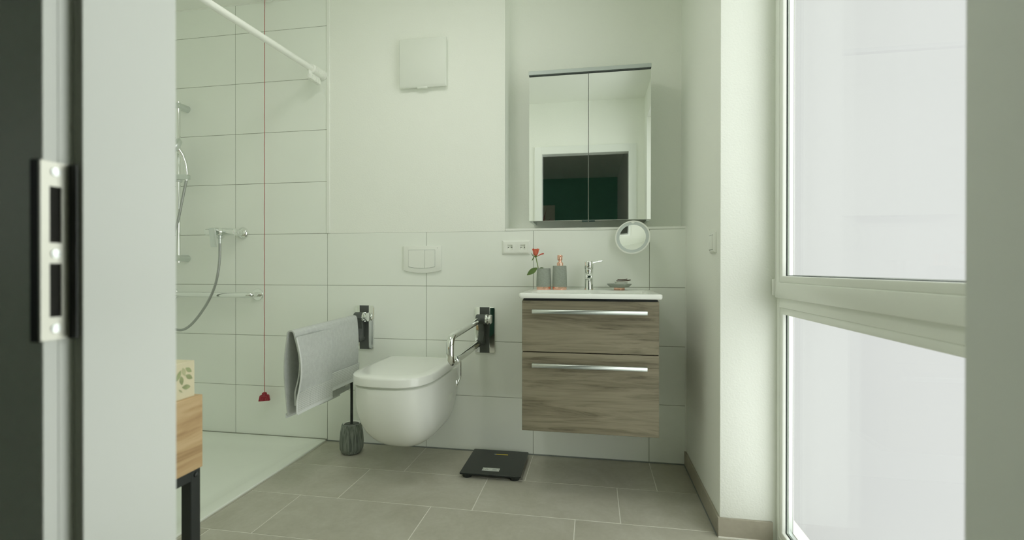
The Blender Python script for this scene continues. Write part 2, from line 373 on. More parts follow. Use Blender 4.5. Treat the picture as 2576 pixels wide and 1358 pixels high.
bm = NB(); ringbox(bm, 'x', XW, XW + 0.052, so, (so[0] + 0.036, so[1] - 0.036, so[2] + 0.055, so[3] - 0.036))
sash = mk('sash', bm, 'upvc', win, bevel=0.003, seg=2)
bm = NB(); ringbox(bm, 'x', XW + 0.002, XW + 0.0195, (so[0] + 0.0355, so[1] - 0.0355, so[2] + 0.0545, so[3] - 0.0355), si)
mk('glazing_bead', bm, 'upvc', sash, bevel=0.004, seg=3)
for par, r, g0 in ((sash, si, XW + 0.0195), (win, li, XW + 0.0300)):
    e = lambda d: (r[0] - d, r[1] + d, r[2] - d, r[3] + d)
    bm = NB(); ringbox(bm, 'x', g0, g0 + 0.002, e(0.008), e(-0.0022)); mk('gasket', bm, 'gasket', par)
    bm = NB(); ringbox(bm, 'x', g0 + 0.007, g0 + 0.021, e(0.008), e(-0.0025)); mk('spacer_bar', bm, 'satin', par)
    bm = NB(); ringbox(bm, 'x', g0 + 0.0205, g0 + 0.0215, e(0.008), e(-0.0035)); mk('outer_gasket', bm, 'seal', par)
    for xx in (g0 + 0.0025, g0 + 0.0220): mk('pane', bx(NB(), xx, xx + 0.004, *e(0.009)), 'glass', par)
for (u, v) in ((0.90, 0.96), (2.20, 2.26)):
    mk('hinge_cover', bx(NB(), XW - 0.007, XW + 0.02, YW0 - 0.018, YW0 - 0.004, u, v), 'upvc', win, bevel=0.003)
# sill outside the window
tag(box('window_sill', (XW + 0.0675, 2.30, YW1 - 0.0, YW0 + 0.0, -0.03, 0.012), 'trimw', loc=(2.34, -1.25, 0)), kind='structure')

# door frame (camera stands in the doorway of the dark bedroom)
dr = E('door_1', ((DX0 + DX1) / 2, -2.09, 0), kind='structure')
YA, YB, st = -2.132, -2.158, 0.011
bm = NB()                                                         # lining with stop and rebate, both sides and head
for s, xx in ((1, DX0), (-1, DX1)):
    pl = [(xx, -2.0302), (xx, YA), (xx - s * st, YA), (xx - s * st, -2.145), (xx - s * 0.03, -2.145), (xx - s * 0.03, -2.0425), (xx - s * 0.0045, -2.0425), (xx - s * 0.0045, -2.0302)]
    prism(bm, pl, 'z', 0.0, DZ)
prism(bm, [(-2.0302, DZ), (YA, DZ), (YA, DZ + st), (-2.145, DZ + st), (-2.145, DZ + 0.03), (-2.0425, DZ + 0.03), (-2.0425, DZ + 0.0045), (-2.0302, DZ + 0.0045)], 'x', DX0 - 0.0045, DX1 + 0.0045)
mk('lining', bm, 'lacquer', dr)
for ya, yb, i0 in ((-2.0424, YD + 0.0006, 0.0047), (YB, -2.1452, st)):
    bm = NB()
    a0, a1 = DX0 - i0, DX1 + i0
    bx(bm, a0 - 0.066, a0, min(ya, yb), max(ya, yb), 0, DZ + i0 + 0.066); bx(bm, a1, a1 + 0.066, min(ya, yb), max(ya, yb), 0, DZ + i0 + 0.066)
    bx(bm, a0, a1, min(ya, yb), max(ya, yb), DZ + i0, DZ + i0 + 0.066)
    mk('architrave', bm, 'lacquer', dr, bevel=0.0006, seg=1)
bm = NB()                                                         # rubber seal in the rebate corner
for s, xx in ((1, DX0), (-1, DX1)):
    prism(bm, [(xx - s * 0.0005, YA + 0.001), (xx - s * 0.0010, YA - 0.0008), (xx - s * 0.0060, YA - 0.0022), (xx - s * (st - 0.001), YA - 0.0008), (xx - s * (st - 0.0005), YA + 0.001)], 'z', 0, DZ + 0.008)
prism(bm, [(YA + 0.001, DZ + 0.0005), (YA - 0.0008, DZ + 0.001), (YA - 0.0022, DZ + 0.006), (YA - 0.0008, DZ + st - 0.001), (YA + 0.001, DZ + st - 0.0005)], 'x', DX0 - 0.01, DX1 + 0.01)
mk('seal', bm, 'seal', dr)
XB = DX0 - st
bm = NB()                                                         # strike plate with two openings, bent over the edge
pz0, pz1 = 0.930, 1.094
h1, h2 = (1.0195, 1.0715), (0.951, 1.0005)
py0, py1, hy0, hy1 = -2.1605, -2.1355, -2.1535, -2.1435
for z0, z1 in ((pz0, h2[0]), (h2[1], h1[0]), (h1[1], pz1)): bx(bm, XB - 0.001, XB + 0.0016, py0, py1, z0, z1)
for z0, z1 in (h2, h1): bx(bm, XB - 0.001, XB + 0.0016, py0, hy0, z0, z1); bx(bm, XB - 0.001, XB + 0.0016, hy1, py1, z0, z1)
sp = mk('strike_plate', bm, pm('nickel_plate', (0.70, 0.70, 0.62), 0.4, 0.55), dr)
sp['label'] = 'metal strike plate with two slots'
mk('keep_hole', bx(bx(NB(), XB - 0.0009, XB + 0.0004, hy0, hy1, *h1), XB - 0.0009, XB + 0.0004, hy0, hy1, *h2), 'blackhole', sp)
mk('edge_recess', bx(bx(NB(), XB - 0.011, XB - 0.0005, -2.1600, -2.1578, pz0 - 0.001, pz1 + 0.001), XB + 0.0003, XB + 0.0105, -2.1375, -2.1362, pz0, pz1), 'black', sp)
for z in (1.085, 1.0095, 0.9405):
    lo = lathe(NB(), [(0.0042, XB + 0.001), (0.0040, XB + 0.0024), (0.0022, XB + 0.0027)], (0, -2.1485, z), 18, 'x')
    mk('screw', lo, 'satin', sp, smooth=True)

# bedroom behind the camera, seen in the mirror
tag(box('floor_bedroom', (-2.6, 1.99, -6.0, -2.15, -0.10, -0.002), 'bedfloor'), kind='structure')
tag(box('wall_bedroom_back', (-2.6, 1.99, -6.0, -5.84, -0.10, ZC), 'greenwall'), kind='structure')
tag(box('wall_bedroom_right', (1.925, 1.99, -5.84, -2.145, -0.10, ZC), 'bedwhite'), kind='structure')
bm = NB(); wy0, wy1, wz0, wz1 = -5.7, -4.5, 0.95, 2.20
bx(bm, -2.6, -2.5, -5.84, wy0, -0.10, ZC); bx(bm, -2.6, -2.5, wy1, -2.145, -0.10, ZC); bx(bm, -2.6, -2.5, wy0, wy1, -0.10, wz0); bx(bm, -2.6, -2.5, wy0, wy1, wz1, ZC)
tag(mk('wall_bedroom_left', bm, 'bedwhite'), kind='structure')
w2 = E('added_window_2', (-2.55, -4.9, wz0), kind='structure')  # window added to brighten the bedroom reflected in the mirror
bm = NB(); ringbox(bm, 'x', -2.59, -2.52, (wy0, wy1, wz0, wz1), (wy0 + 0.08, wy1 - 0.08, wz0 + 0.08, wz1 - 0.08)); mk('frame', bm, 'upvc', w2)
mk('pane', bx(NB(), -2.557, -2.553, wy0 + 0.07, wy1 - 0.07, wz0 + 0.07, wz1 - 0.07), 'glass', w2)
tag(box('wall_bedroom_front', (-2.5, XL - 0.15, -2.145, -2.0, -0.10, ZC), 'bedwhite'), kind='structure')
ZP = (1.45, 2.11)
pic = E('wall_picture', (0.50, -5.84, ZP[0]), 'square canvas print of red grass on the dark green bedroom wall', 'picture')
mk('canvas', bx(NB(), 0.15, 0.856, -5.84, -5.805, *ZP), 'canvas', pic, bevel=0.003)
bm = NB(); rnd = random.Random(5)
for k in range(34):
    x0 = rnd.uniform(0.38, 0.62); z0 = ZP[0] + 0.04; an = rnd.gauss(0.15, 0.42); ln = rnd.uniform(0.32, 0.60)
    dx, dz = math.sin(an), math.cos(an); wd = rnd.uniform(0.008, 0.016); yy = -5.8045 + 0.0004 * (k % 5)
    ps = []
    for t, w in ((0, 0.5), (0.35, 1.0), (0.7, 0.7), (1.0, 0.05)):
        cx = x0 + dx * ln * t + 0.06 * dx * t * t; cz = z0 + dz * ln * t
        if cx > 0.835 or cx < 0.17 or cz > ZP[1] - 0.03: break
        ps.append((cx, cz, wd * w))
    if len(ps) < 2: continue
    vs = [(bm.verts.new((c - w, yy, z)), bm.verts.new((c + w, yy, z))) for c, z, w in ps]
    for a, b in zip(vs, vs[1:]): bm.faces.new((a[0], a[1], b[1], b[0]))
mk('printed_grass', bm, 'redplant', pic)

# ------------------------------------------------------------------ shower
st_ = E('shower_tray', (-0.62, -0.65, 0), 'low white enamelled shower tray set flush with the floor tiles', 'shower tray')
bm = NB()
def trr(i, z): return [(x, y, z) for x, y in rrect(XL + 0.002 + i, -0.004 - i, -1.28 + i, -0.004 - i, 0.012 + i * 0.5, 4)]
loft(bm, [trr(0, -0.09), trr(0, 0.006), trr(0.003, 0.009), trr(0.05, 0.007), trr(0.085, -0.004), trr(0.16, -0.012), trr(0.40, -0.016)], True, True)
mk('tray', bm, 'tray', st_, smooth=True)
bm = lathe(NB(), [(0.055, -0.016), (0.055, -0.010), (0.048, -0.007), (0.02, -0.0065)], (-0.62, -0.78, 0), 32)
mk('drain_cover', bm, 'tray', st_, smooth=True)
mk('edge_joint', bx(NB(), XL, -0.003, -0.0055, -0.0005, 0.003, 0.012), 'grout', st_)

# slide bar
sx, sy, hx = -0.930, -0.066, -0.856
sb = E('shower_slide_bar', (sx, 0, 1.05), 'vertical chrome shower slide bar on the white tiled shower wall', 'shower bar')
mk('bar', lathe(NB(), [(0.0115, 1.03), (0.0115, 1.99)], (sx, sy, 0), 20), 'chrome', sb, smooth=True)
for z in (1.968, 1.058):
    mk('bracket', lathe(NB(), [(0.012, -0.082), (0.0195, -0.076), (0.0205, -0.010), (0.0205, 0.0)], (sx, 0, z), 24, 'y'), 'satin', sb, smooth=True)
bm = lathe(NB(), [(0.02, -0.022), (0.02, 0.022)], (sx, sy, 1.535), 20); bx(bm, sx - 0.012, hx + 0.016, sy - 0.036, sy - 0.006, 1.522, 1.549)
mk('slider', bm, 'satin', sb, bevel=0.002)
hs = E('hand_shower', (hx, -0.13, 1.53), 'chrome hand shower with grey hose clipped on the slide bar', 'hand shower')
mk('head', xf(lathe(NB(), [(0.02, 0.022), (0.045, 0.015), (0.052, 0.002), (0.052, -0.006), (0.046, -0.012)], (0, 0, 0), 28, 'y'),
   Matrix.Translation((hx - 0.018, sy - 0.080, 1.705)) @ Euler((math.radians(-28), 0, math.radians(-28))).to_matrix().to_4x4()), 'satin', hs, smooth=True)
hp = [(hx - 0.012, sy - 0.064, 1.695), (hx - 0.004, sy - 0.045, 1.665), (hx + 0.004, sy - 0.030, 1.615), (hx + 0.006, sy - 0.024, 1.565), (hx + 0.003, sy - 0.022, 1.515)]
mk('handle', tube(NB(), hp, 0.012, 14, radii=[0.015, 0.014, 0.0125, 0.0120, 0.0095]), 'chrome', hs, smooth=True)
def cat(pts, n=10):
    P = [Vector(p) for p in pts]; P = [2 * P[0] - P[1]] + P + [2 * P[-1] - P[-2]]; o = []
    for i in range(1, len(P) - 2):
        for k in range(n):
            t = k / n; a, b, c, d = P[i - 1:i + 3]
            o.append(0.5 * ((2 * b) + (c - a) * t + (2 * a - 5 * b + 4 * c - d) * t * t + (3 * b - a - 3 * c + d) * t ** 3))
    o.append(P[-2]); return o
MX = -0.626; MZ = 1.207                                             # mixer centre
hose = cat([(hx + 0.003, sy - 0.022, 1.52), (hx - 0.022, -0.092, 1.40), (hx - 0.048, -0.095, 1.28), (hx - 0.080, -0.098, 1.18), (hx - 0.125, -0.10, 1.00), (hx - 0.145, -0.105, 0.80),
            (hx - 0.11, -0.11, 0.675), (hx - 0.02, -0.115, 0.635), (-0.792, -0.115, 0.672), (-0.700, -0.11, 0.785), (-0.645, -0.105, 0.90), (-0.622, -0.10, 1.03), (-0.620, -0.098, 1.145)])
mk('hose', tube(NB(), hose, 0.0072, 10), pm('grey_hose', (0.42, 0.44, 0.42), 0.3, 0.7), hs, smooth=True)

# mixer
mx_ = E('shower_mixer', (MX, 0, MZ), 'chrome wall-mounted shower mixer with a flat drooping lever', 'shower mixer')
for dx in (-0.078, 0.078):
    mk('flange', lathe(NB(), [(0.036, 0.0), (0.036, -0.004), (0.026, -0.016), (0.017, -0.020), (0.017, -0.062)], (MX + dx, 0, MZ), 28, 'y'), 'chrome', mx_, smooth=True)
mk('body', lathe(NB(), [(0.010, -0.098), (0.021, -0.094), (0.0215, -0.05), (0.025, -0.025), (0.025, 0.025), (0.0215, 0.05), (0.021, 0.094), (0.010, 0.098)], (MX, -0.080, MZ + 0.002), 24, 'x'), 'chrome', mx_, smooth=True)
mk('cartridge', lathe(NB(), [(0.025, -0.075), (0.025, -0.118), (0.022, -0.124)], (MX, 0, MZ + 0.002), 26, 'y'), 'chrome', mx_, smooth=True)
bm = NB(); prism(bm, [(-0.118, MZ + 0.020), (-0.150, MZ + 0.022), (-0.153, MZ + 0.012), (-0.138, MZ - 0.088), (-0.130, MZ - 0.088), (-0.138, MZ + 0.002), (-0.118, MZ + 0.002)], 'x', MX - 0.019, MX + 0.019)
mk('lever', bm, 'satin', mx_, bevel=0.003)
mk('hose_nut', lathe(NB(), [(0.012, MZ - 0.02), (0.012, MZ - 0.034), (0.009, MZ - 0.036), (0.0092, MZ - 0.065)], (-0.620, -0.098, 0), 18), 'satin', mx_, smooth=True)

# grab bar
gx0, gx1, gz = -1.03, -0.447, 0.842
gb = E('grab_bar', ((gx0 + gx1) / 2, 0, gz), 'horizontal polished steel grab bar low on the shower wall', 'grab bar')
mk('bar', tube(NB(), [(gx0, -0.004, gz), (gx0, -0.064, gz), (gx1, -0.064, gz), (gx1, -0.004, gz)], 0.0163, 18, rad=0.035), 'chrome', gb, smooth=True)
for x in (gx0, gx1):
    mk('flange', lathe(NB(), [(0.036, 0.0), (0.036, -0.004), (0.033, -0.008), (0.017, -0.010)], (x, 0, gz), 30, 'y'), 'chrome', gb, smooth=True)

# emergency pull cord
cx, cy = -0.369, -0.05
pc = E('pull_cord', (cx, cy, 0.226), 'thin red emergency pull cord with a red person-shaped handle', 'pull cord')
pts = [(cx + 0.004 * math.sin(i * 1.7) * (1 - i / 60) * 0.35 + 0.004 * (i / 46) ** 3, cy, 0.272 + (ZC - 0.285) * i / 46) for i in range(47)]
mk('cord', tube(NB(), pts, 0.0017, 6), 'redcord', pc, smooth=True)
mk('ceiling_switch', lathe(NB(), [(0.04, ZC), (0.04, ZC - 0.012), (0.03, ZC - 0.018), (0.004, ZC - 0.02)], (cx + 0.004, cy, 0), 28), 'plastic', pc, smooth=True)
hw_ = [(-0.031, 0.0), (0.031, 0.002), (0.025, 0.034), (0.012, 0.038), (0.012, 0.046), (0.006, 0.051), (-0.006, 0.051), (-0.012, 0.046), (-0.012, 0.037), (-0.024, 0.033)]
rz = Matrix.Translation((cx, cy, 0.226)) @ Matrix.Rotation(math.radians(20), 4, 'Z')
ph = mk('handle', xf(prism(NB(), hw_, 'y', -0.009, 0.009), rz), 'red', pc, bevel=0.0025)
for nm, P_ in (('relief_line', [(-0.019, 0.004), (-0.016, 0.028), (0.016, 0.028), (0.019, 0.004), (0.010, 0.004), (0.009, 0.018)]), ('relief_line', [(-0.019, 0.004), (-0.010, 0.004), (-0.009, 0.018)]),
               ('relief_ring', [(0.0055 * math.cos(a * PI / 6), 0.0395 + 0.0055 * math.sin(a * PI / 6)) for a in range(13)])):
    mk(nm, xf(tube(NB(), [(a, -0.0092, b) for a, b in P_], 0.0012, 6), rz), 'redline', ph)

# shower curtain rod
rx = -0.029
ra, rb = Vector((rx, 0.0, 2.113)), Vector((rx, YD - 0.012, 2.025)); rd = (rb - ra).normalized()
cr = E('shower_curtain_rod', (rx, 0, 2.11), 'white shower curtain rod running from the tiled wall towards the door', 'curtain rod')
mk('rod', tube(NB(), [ra + rd * 0.05, rb], 0.0160, 20), 'plastic', cr, smooth=True)
bm = NB(); P_ = [ra + rd * t for t in (0.0, 0.008, 0.0085, 0.115, 0.118)]
tube(bm, P_, 0.02, 24, radii=[0.0300, 0.0300, 0.0260, 0.0250, 0.0215])
so_ = mk('end_socket', bm, 'plastic', cr, smooth=True)
for k in range(14):
    q = ra + rd * (0.018 + 0.0065 * k); mk('socket_rib', tube(NB(), [q, q + rd * 0.0028], 0.0268, 24), 'plastic', so_, smooth=True)
cl = mk('clip_bar', bx(NB(), rx - 0.003, rx + 0.003, -0.140, -0.035, 2.048, 2.094), 'plastic', cr)
for k in range(11):
    y = -0.040 - 0.0093 * k; mk('clip_rib', bx(NB(), rx - 0.012, rx + 0.012, y - 0.0050, y, 2.044, 2.070), 'plastic', cl, bevel=0.001, seg=1)

# ------------------------------------------------------------------ toilet
tx = 0.588
def dplan(hw, L, z, back=-0.001, rf=0.25, n=3.0, N=32):
    rf = min(rf, L * 0.8); o = [(tx + hw, back, z), (tx + hw, back - (L - rf + back) * 0.5, z)]
    for i in range(N + 1):
        a = PI * i / N; c, s = math.cos(a), math.sin(a)
        o.append((tx + hw * math.copysign(abs(c) ** (2 / n), c), -(L - rf) - rf * abs(s) ** (2 / n), z))
    o += [(tx - hw, back - (L - rf + back) * 0.5, z), (tx - hw, back, z)]
    return o
to = E('toilet', (tx, 0, 0.14), 'white wall-hung toilet with closed lid between two grab rails', 'toilet')
bm = NB(); rings = []
for k in range(19):
    s = k / 18; w = s ** 1.5; z = 0.105 + 0.348 * w
    hw = 0.045 + 0.145 * (1 - (1 - w) ** 2.9) ** 0.52; L = 0.20 + 0.345 * (1 - (1 - w) ** 2.5) ** 0.52
    rings.append(dplan(hw, L, z))
rings.append(dplan(0.188, 0.543, 0.4555)); rings.append(dplan(0.180, 0.533, 0.457))
mk('bowl', loft(bm, rings), 'ceramic', to, smooth=True)
mk('seat', loft(NB(), [dplan(0.172, 0.524, 0.4575, -0.055), dplan(0.172, 0.524, 0.4690, -0.055)]), 'plastic', to, smooth=True)
bm = loft(NB(), [dplan(h, l, z, -0.05) for h, l, z in ((0.186, 0.541, 0.4685), (0.195, 0.552, 0.4690), (0.1965, 0.554, 0.471), (0.1965, 0.554, 0.501), (0.195, 0.552, 0.507), (0.189, 0.545, 0.5115), (0.160, 0.50, 0.5135), (0.05, 0.36, 0.5145))])
mk('lid', bm, 'ceramic', to, smooth=True)
mk('seat_hinge', bx(NB(), tx - 0.13, tx + 0.13, -0.05, -0.012, 0.457, 0.472), 'plastic', to, bevel=0.004)
bm = NB(); prism(bm, rrect(-0.135, -0.075, 0.30, 0.405, 0.008), 'x', tx + 0.170, tx + 0.1865)
mk('fixing_cover', bm, 'cover', to, bevel=0.001, seg=1)

fp = E('flush_plate', (0.579, 0, 0.972), 'white dual flush plate with curved lower edge on the tiles above the toilet', 'flush plate')
def arcpoly(x0, x1, zt, zb, sag, n=12, bulge=0.0):
    o = [(x0, zt), (x1, zt)]
    for i in range(n + 1):
        t = i / n; o.append((x1 + (x0 - x1) * t, zb - sag * 4 * t * (1 - t)))
    return o
mk('frame', prism(NB(), arcpoly(0.470, 0.689, 1.122, 0.987, 0.016), 'y', -0.013, 0.0005), 'plastic', fp, bevel=0.0035)
mk('button_gap', prism(NB(), arcpoly(0.500, 0.6545, 1.1005, 1.0065, 0.009), 'y', -0.0134, -0.004), 'labelink', fp)
for a, b in ((0.5012, 0.5945), (0.5958, 0.6533)):
    mid = (0.500 + 0.6545) / 2; w = 0.1545
    f = lambda x: 1.0080 - 0.009 * 4 * ((x - 0.5) / w) * (1 - (x - 0.5) / w)
    P_ = [(a, 1.0992), (b, 1.0992)] + [(b + (a - b) * i / 8, f(b + (a - b) * i / 8)) for i in range(9)]
    mk('button', prism(NB(), P_, 'y', -0.0165, -0.005), 'plastic', fp, bevel=0.0008, seg=1)
mk('print_mark', bx(NB(), 0.665, 0.672, -0.0133, -0.0128, 1.1095, 1.1110), 'labelink', fp)

vc = E('vent_cover', (0.585, 0, 2.0), 'square off-white ventilation cover high on the plaster wall', 'vent cover')
mk('housing', bx(NB(), 0.462, 0.712, -0.020, 0.0015, 2.004, 2.256), 'cover', vc, bevel=0.003)
bm = NB(); loft(bm, [[(0.450, -0.020, 1.997), (0.723, -0.020, 1.997), (0.723, -0.020, 2.265), (0.450, -0.020, 2.265)],
                     [(0.450, -0.026, 1.997), (0.723, -0.026, 1.997), (0.723, -0.026, 2.265), (0.450, -0.026, 2.265)],
                     [(0.456, -0.034, 2.012), (0.717, -0.034, 2.012), (0.717, -0.034, 2.262), (0.456, -0.034, 2.262)]])
mk('front_panel', bm, 'cover', vc, bevel=0.002)
mk('latch', bx(NB(), 0.556, 0.614, -0.031, -0.018, 1.991, 2.000), 'cover', vc, bevel=0.0015)

# folding grab rails
def make_rail(X):
    r = E('folding_grab_rail', (X, 0, 0.66), 'fold-down chrome grab rail with paper holder, right of the toilet', 'grab rail', 'fold-down grab rails beside the toilet')
    px = X + 0.020
    wp = mk('wall_plate', prism(NB(), rrect(px - 0.056, px + 0.056, 0.540, 0.788, 0.012), 'y', -0.010, 0.0), 'chrome', r, bevel=0.002)
    mk('centre_strip', bx(NB(), px - 0.028, px + 0.026, -0.0125, -0.009, 0.5405, 0.7875), 'greyplastic', wp)
    mk('hinge_block', lathe(NB(), [(0.024, -0.030), (0.026, -0.026), (0.026, 0.020), (0.024, 0.024)], (px - 0.008, -0.046, 0.726), 26, 'x'), 'greyplastic', r, smooth=True)
    mk('hinge_cap', lathe(NB(), [(0.027, 0.0), (0.028, 0.004), (0.027, 0.010), (0.014, 0.011), (0.014, 0.018), (0.025, 0.019), (0.025, 0.027), (0.02, 0.030)], (px + 0.014, -0.046, 0.726), 26, 'x'), 'chrome', r, smooth=True)
    bm = prism(NB(), [(-0.012, 0.745), (-0.050, 0.745), (-0.066, 0.715), (-0.052, 0.690), (-0.040, 0.660), (-0.052, 0.632), (-0.075, 0.616), (-0.075, 0.590), (-0.012, 0.590)], 'x', px - 0.028, px + 0.004)
    mk('hinge_web', bm, 'greyplastic', r, bevel=0.004)
    mk('lower_sleeve', tube(NB(), [(X + 0.008, -0.012, 0.603), (X, -0.085, 0.600)], 0.0185, 18), 'greyplastic', r, smooth=True)
    pts = [(X, -0.058, 0.722), (X, -0.20, 0.717), (X, -0.578, 0.704), (X, -0.578, 0.588), (X, -0.20, 0.597), (X, -0.07, 0.600)]
    mk('rail', tube(NB(), pts, 0.0165, 18, rad=0.052, fn=9), 'chrome', r, smooth=True)
    return r
r1 = make_rail(0.916)
r2 = copy_tree(r1, None, (0.215 - 0.916, 0, 0))
r2['label'] = 'fold-down grab rail carrying the grey towel, left of the toilet'
X = 0.916
w_ = [(X, -0.500, 0.577), (X, -0.415, 0.577), (X, -0.415, 0.500), (X, -0.478, 0.474), (X, -0.484, 0.474), (X, -0.484, 0.500)]
hold = mk('paper_holder', tube(NB(), w_, 0.0032, 8, rad=0.010), 'chrome', r1, smooth=True)
mk('holder_clip', tube(NB(), [(X, -0.515, 0.576), (X, -0.452, 0.579)], 0.0075, 12), 'chrome', hold, smooth=True)
mk('clamp_ring', lathe(NB(), [(0.017, -0.014), (0.0205, -0.012), (0.0205, 0.012), (0.017, 0.014)], (X, -0.492, 0.591), 20, 'y'), 'chrome', r1, smooth=True)

# towel over the left rail
TX = 0.215
def section(y, zl, zr, off=0.0):
    """towel cross-section: left hem, over the rail, right hem"""
    top = 0.722 - 0.013 * ((-y - 0.06) / 0.52) + 0.0185
    o = []
    near = max(0.0, (-y - 0.38) / 0.28)
    for i in range(15):
        t = i / 14; z = zl + (top - 0.035 - zl) * t
        o.append((TX - 0.019 - off * 0 - 0.012 * math.sin(PI * t) * (0.3 + near) + 0.003 * math.sin(9 * y + 5 * t), z))
    for i in range(1, 10):
        a = PI - PI * i / 10; o.append((TX + (0.0205 + off) * math.cos(a), top - 0.0195 + (0.0205 + off) * math.sin(a)))
    for i in range(25):
        t = i / 24; z = top - 0.030 - (top - 0.030 - zr) * t
        bul = 0.020 * math.sin(PI * min(1, t * 1.25)) * (0.25 + 0.9 * near) + 0.006 * t
        wr = 0.0035 * math.exp(-((y + 0.355) / 0.018) ** 2) * math.sin(PI * min(1, t * 1.9)) + 0.002 * math.sin(22 * y + 3 * t)
        o.append((TX + 0.0205 + off + bul - wr, z))
    return o
def sheet(y0, y1, ny, f, t=0.006):
    bm = NB(); G_ = []
    for j in range(ny + 1):
        y = y0 + (y1 - y0) * j / ny; G_.append([(x, y, z) for x, z in f(y)])
    n = len(G_[0])
    O = [[bm.verts.new(p) for p in r] for r in G_]; I = []
    for j, r in enumerate(G_):
        row = []
        for i, p in enumerate(r):
            a, b = r[max(i - 1, 0)], r[min(i + 1, n - 1)]; tx_, tz_ = b[0] - a[0], b[2] - a[2]; l_ = math.hypot(tx_, tz_) or 1
            row.append(bm.verts.new((p[0] + tz_ / l_ * t, p[1], p[2] - tx_ / l_ * t)))
        I.append(row)
    for j in range(ny):
        for i in range(n - 1):
            bm.faces.new((O[j][i], O[j][i + 1], O[j + 1][i + 1], O[j + 1][i])); bm.faces.new((I[j][i], I[j + 1][i], I[j + 1][i + 1], I[j][i + 1]))
    for j in range(ny):
        for i in (0, n - 1): bm.faces.new((O[j][i], O[j + 1][i], I[j + 1][i], I[j][i]))
    for i in range(n - 1):
        for j in (0, ny): bm.faces.new((O[j][i], I[j][i], I[j][i + 1], O[j][i + 1]))
    return bm
YF, YM, YN = -0.095, -0.372, -0.645
tw = E('hand_towel', (TX, -0.37, 0.33), 'folded light grey terry towel draped over the left grab rail', 'towel')
zl = lambda y: 0.332 + 0.010 * math.sin(7 * y)
zr = lambda y: 0.392 - 0.006 * (-y - 0.1)
mk('cloth', sheet(YN, YF, 36, lambda y: section(y, zl(y) + 0.012, zr(y) + 0.010)), 'towel', tw, smooth=True)
def strip(y0, y1, za, zb, off, ny=20, side=1):
    """band of the right (side=1) or left flap between heights za(y), zb(y)"""
    def f(y):
        S_ = section(y, zl(y), 0.352, 0.0); S_ = S_[24:] if side > 0 else S_[:15]
        if side < 0: S_ = S_[::-1]
        o = []
        for k in range(9):
            z = za(y) + (zb(y) - za(y)) * k / 8
            x = S_[-1][0]
            for (xa, z1), (xb, z2) in zip(S_, S_[1:]):
                if z2 <= z <= z1: x = xa + (xb - xa) * (z1 - z) / max(1e-6, z1 - z2); break
            o.append((x + side * off, z))
        return o
    return sheet(y0, y1, ny, f, 0.0035)
z2 = lambda y: 0.358 + 0.004 * math.sin(9 * y)
top2 = lambda y: 0.70
fl2 = mk('folded_layer', strip(YN - 0.004, YM, lambda y: 0.700, lambda y: z2(y) + 0.008, 0.0085, 18), 'towel', tw, smooth=True)
mk('waffle_border', strip(YN - 0.004, YM, lambda y: z2(y) + 0.097, lambda y: z2(y) + 0.012, 0.0130, 18), 'waffle', fl2, smooth=True)
mk('hem', strip(YN - 0.006, YM, lambda y: z2(y) + 0.013, lambda y: z2(y), 0.0135, 18), 'hem', fl2, smooth=True)
mk('edge_binding', tube(NB(), [(section(YN, 0.34, 0.352)[i][0] + 0.0105, YN - 0.007, section(YN, 0.34, 0.352)[i][1]) for i in range(24, 48)], 0.0038, 8), 'hem', fl2, smooth=True)
mk('waffle_border', strip(YM, YF, lambda y: zr(y) + 0.088, lambda y: zr(y) + 0.014, 0.0066, 18), 'waffle', tw, smooth=True)
mk('hem', strip(YM, YF, lambda y: zr(y) + 0.016, lambda y: zr(y), 0.0070, 18), 'hem', tw, smooth=True)
mk('hem', strip(YN, YF - 0.10, lambda y: zl(y) + 0.02, lambda y: zl(y), 0.003, 18, -1), 'hem', tw, smooth=True)
mk('care_tag', bx(NB(), TX + 0.022, TX + 0.0235, -0.225, -0.195, 0.377, 0.394), 'label', tw)

# toilet brush
bxp = (0.226, -0.138)
tb = E('toilet_brush', (bxp[0], bxp[1], 0), 'toilet brush with black handle in a dark grey ribbed pot', 'toilet brush')
bm = NB(); prof = [(0.040, 0.0), (0.050, 0.006), (0.0605, 0.028), (0.062, 0.06), (0.058, 0.11), (0.0515, 0.150), (0.0495, 0.158), (0.046, 0.160), (0.043, 0.157), (0.043, 0.13)]
N_ = 96; rings = []
for r, h in prof:
    rings.append([(bxp[0] + (r + (0.0011 if i % 2 else -0.0003) * (0.01 < h < 0.156 and r > 0.047)) * math.cos(2 * PI * i / N_),
                   bxp[1] + (r + (0.0011 if i % 2 else -0.0003) * (0.01 < h < 0.156 and r > 0.047)) * math.sin(2 * PI * i / N_), h) for i in range(N_)])
mk('pot', loft(bm, rings), 'brushpot', tb, smooth=True)
mk('rim', lathe(NB(), [(0.0405, 0.150), (0.0455, 0.1585), (0.0455, 0.1605), (0.0400, 0.156)], (*bxp, 0), 40, cap0=False, cap1=False), 'trimw', tb, smooth=True)
mk('lid_disc', lathe(NB(), [(0.041, 0.148), (0.041, 0.153), (0.012, 0.157)], (*bxp, 0), 36), 'greyplastic', tb, smooth=True)
mk('handle', lathe(NB(), [(0.009, 0.150), (0.0085, 0.158), (0.0073, 0.162), (0.0073, 0.395), (0.0085, 0.40), (0.0085, 0.418), (0.006, 0.421)], (*bxp, 0), 20), 'black', tb, smooth=True)

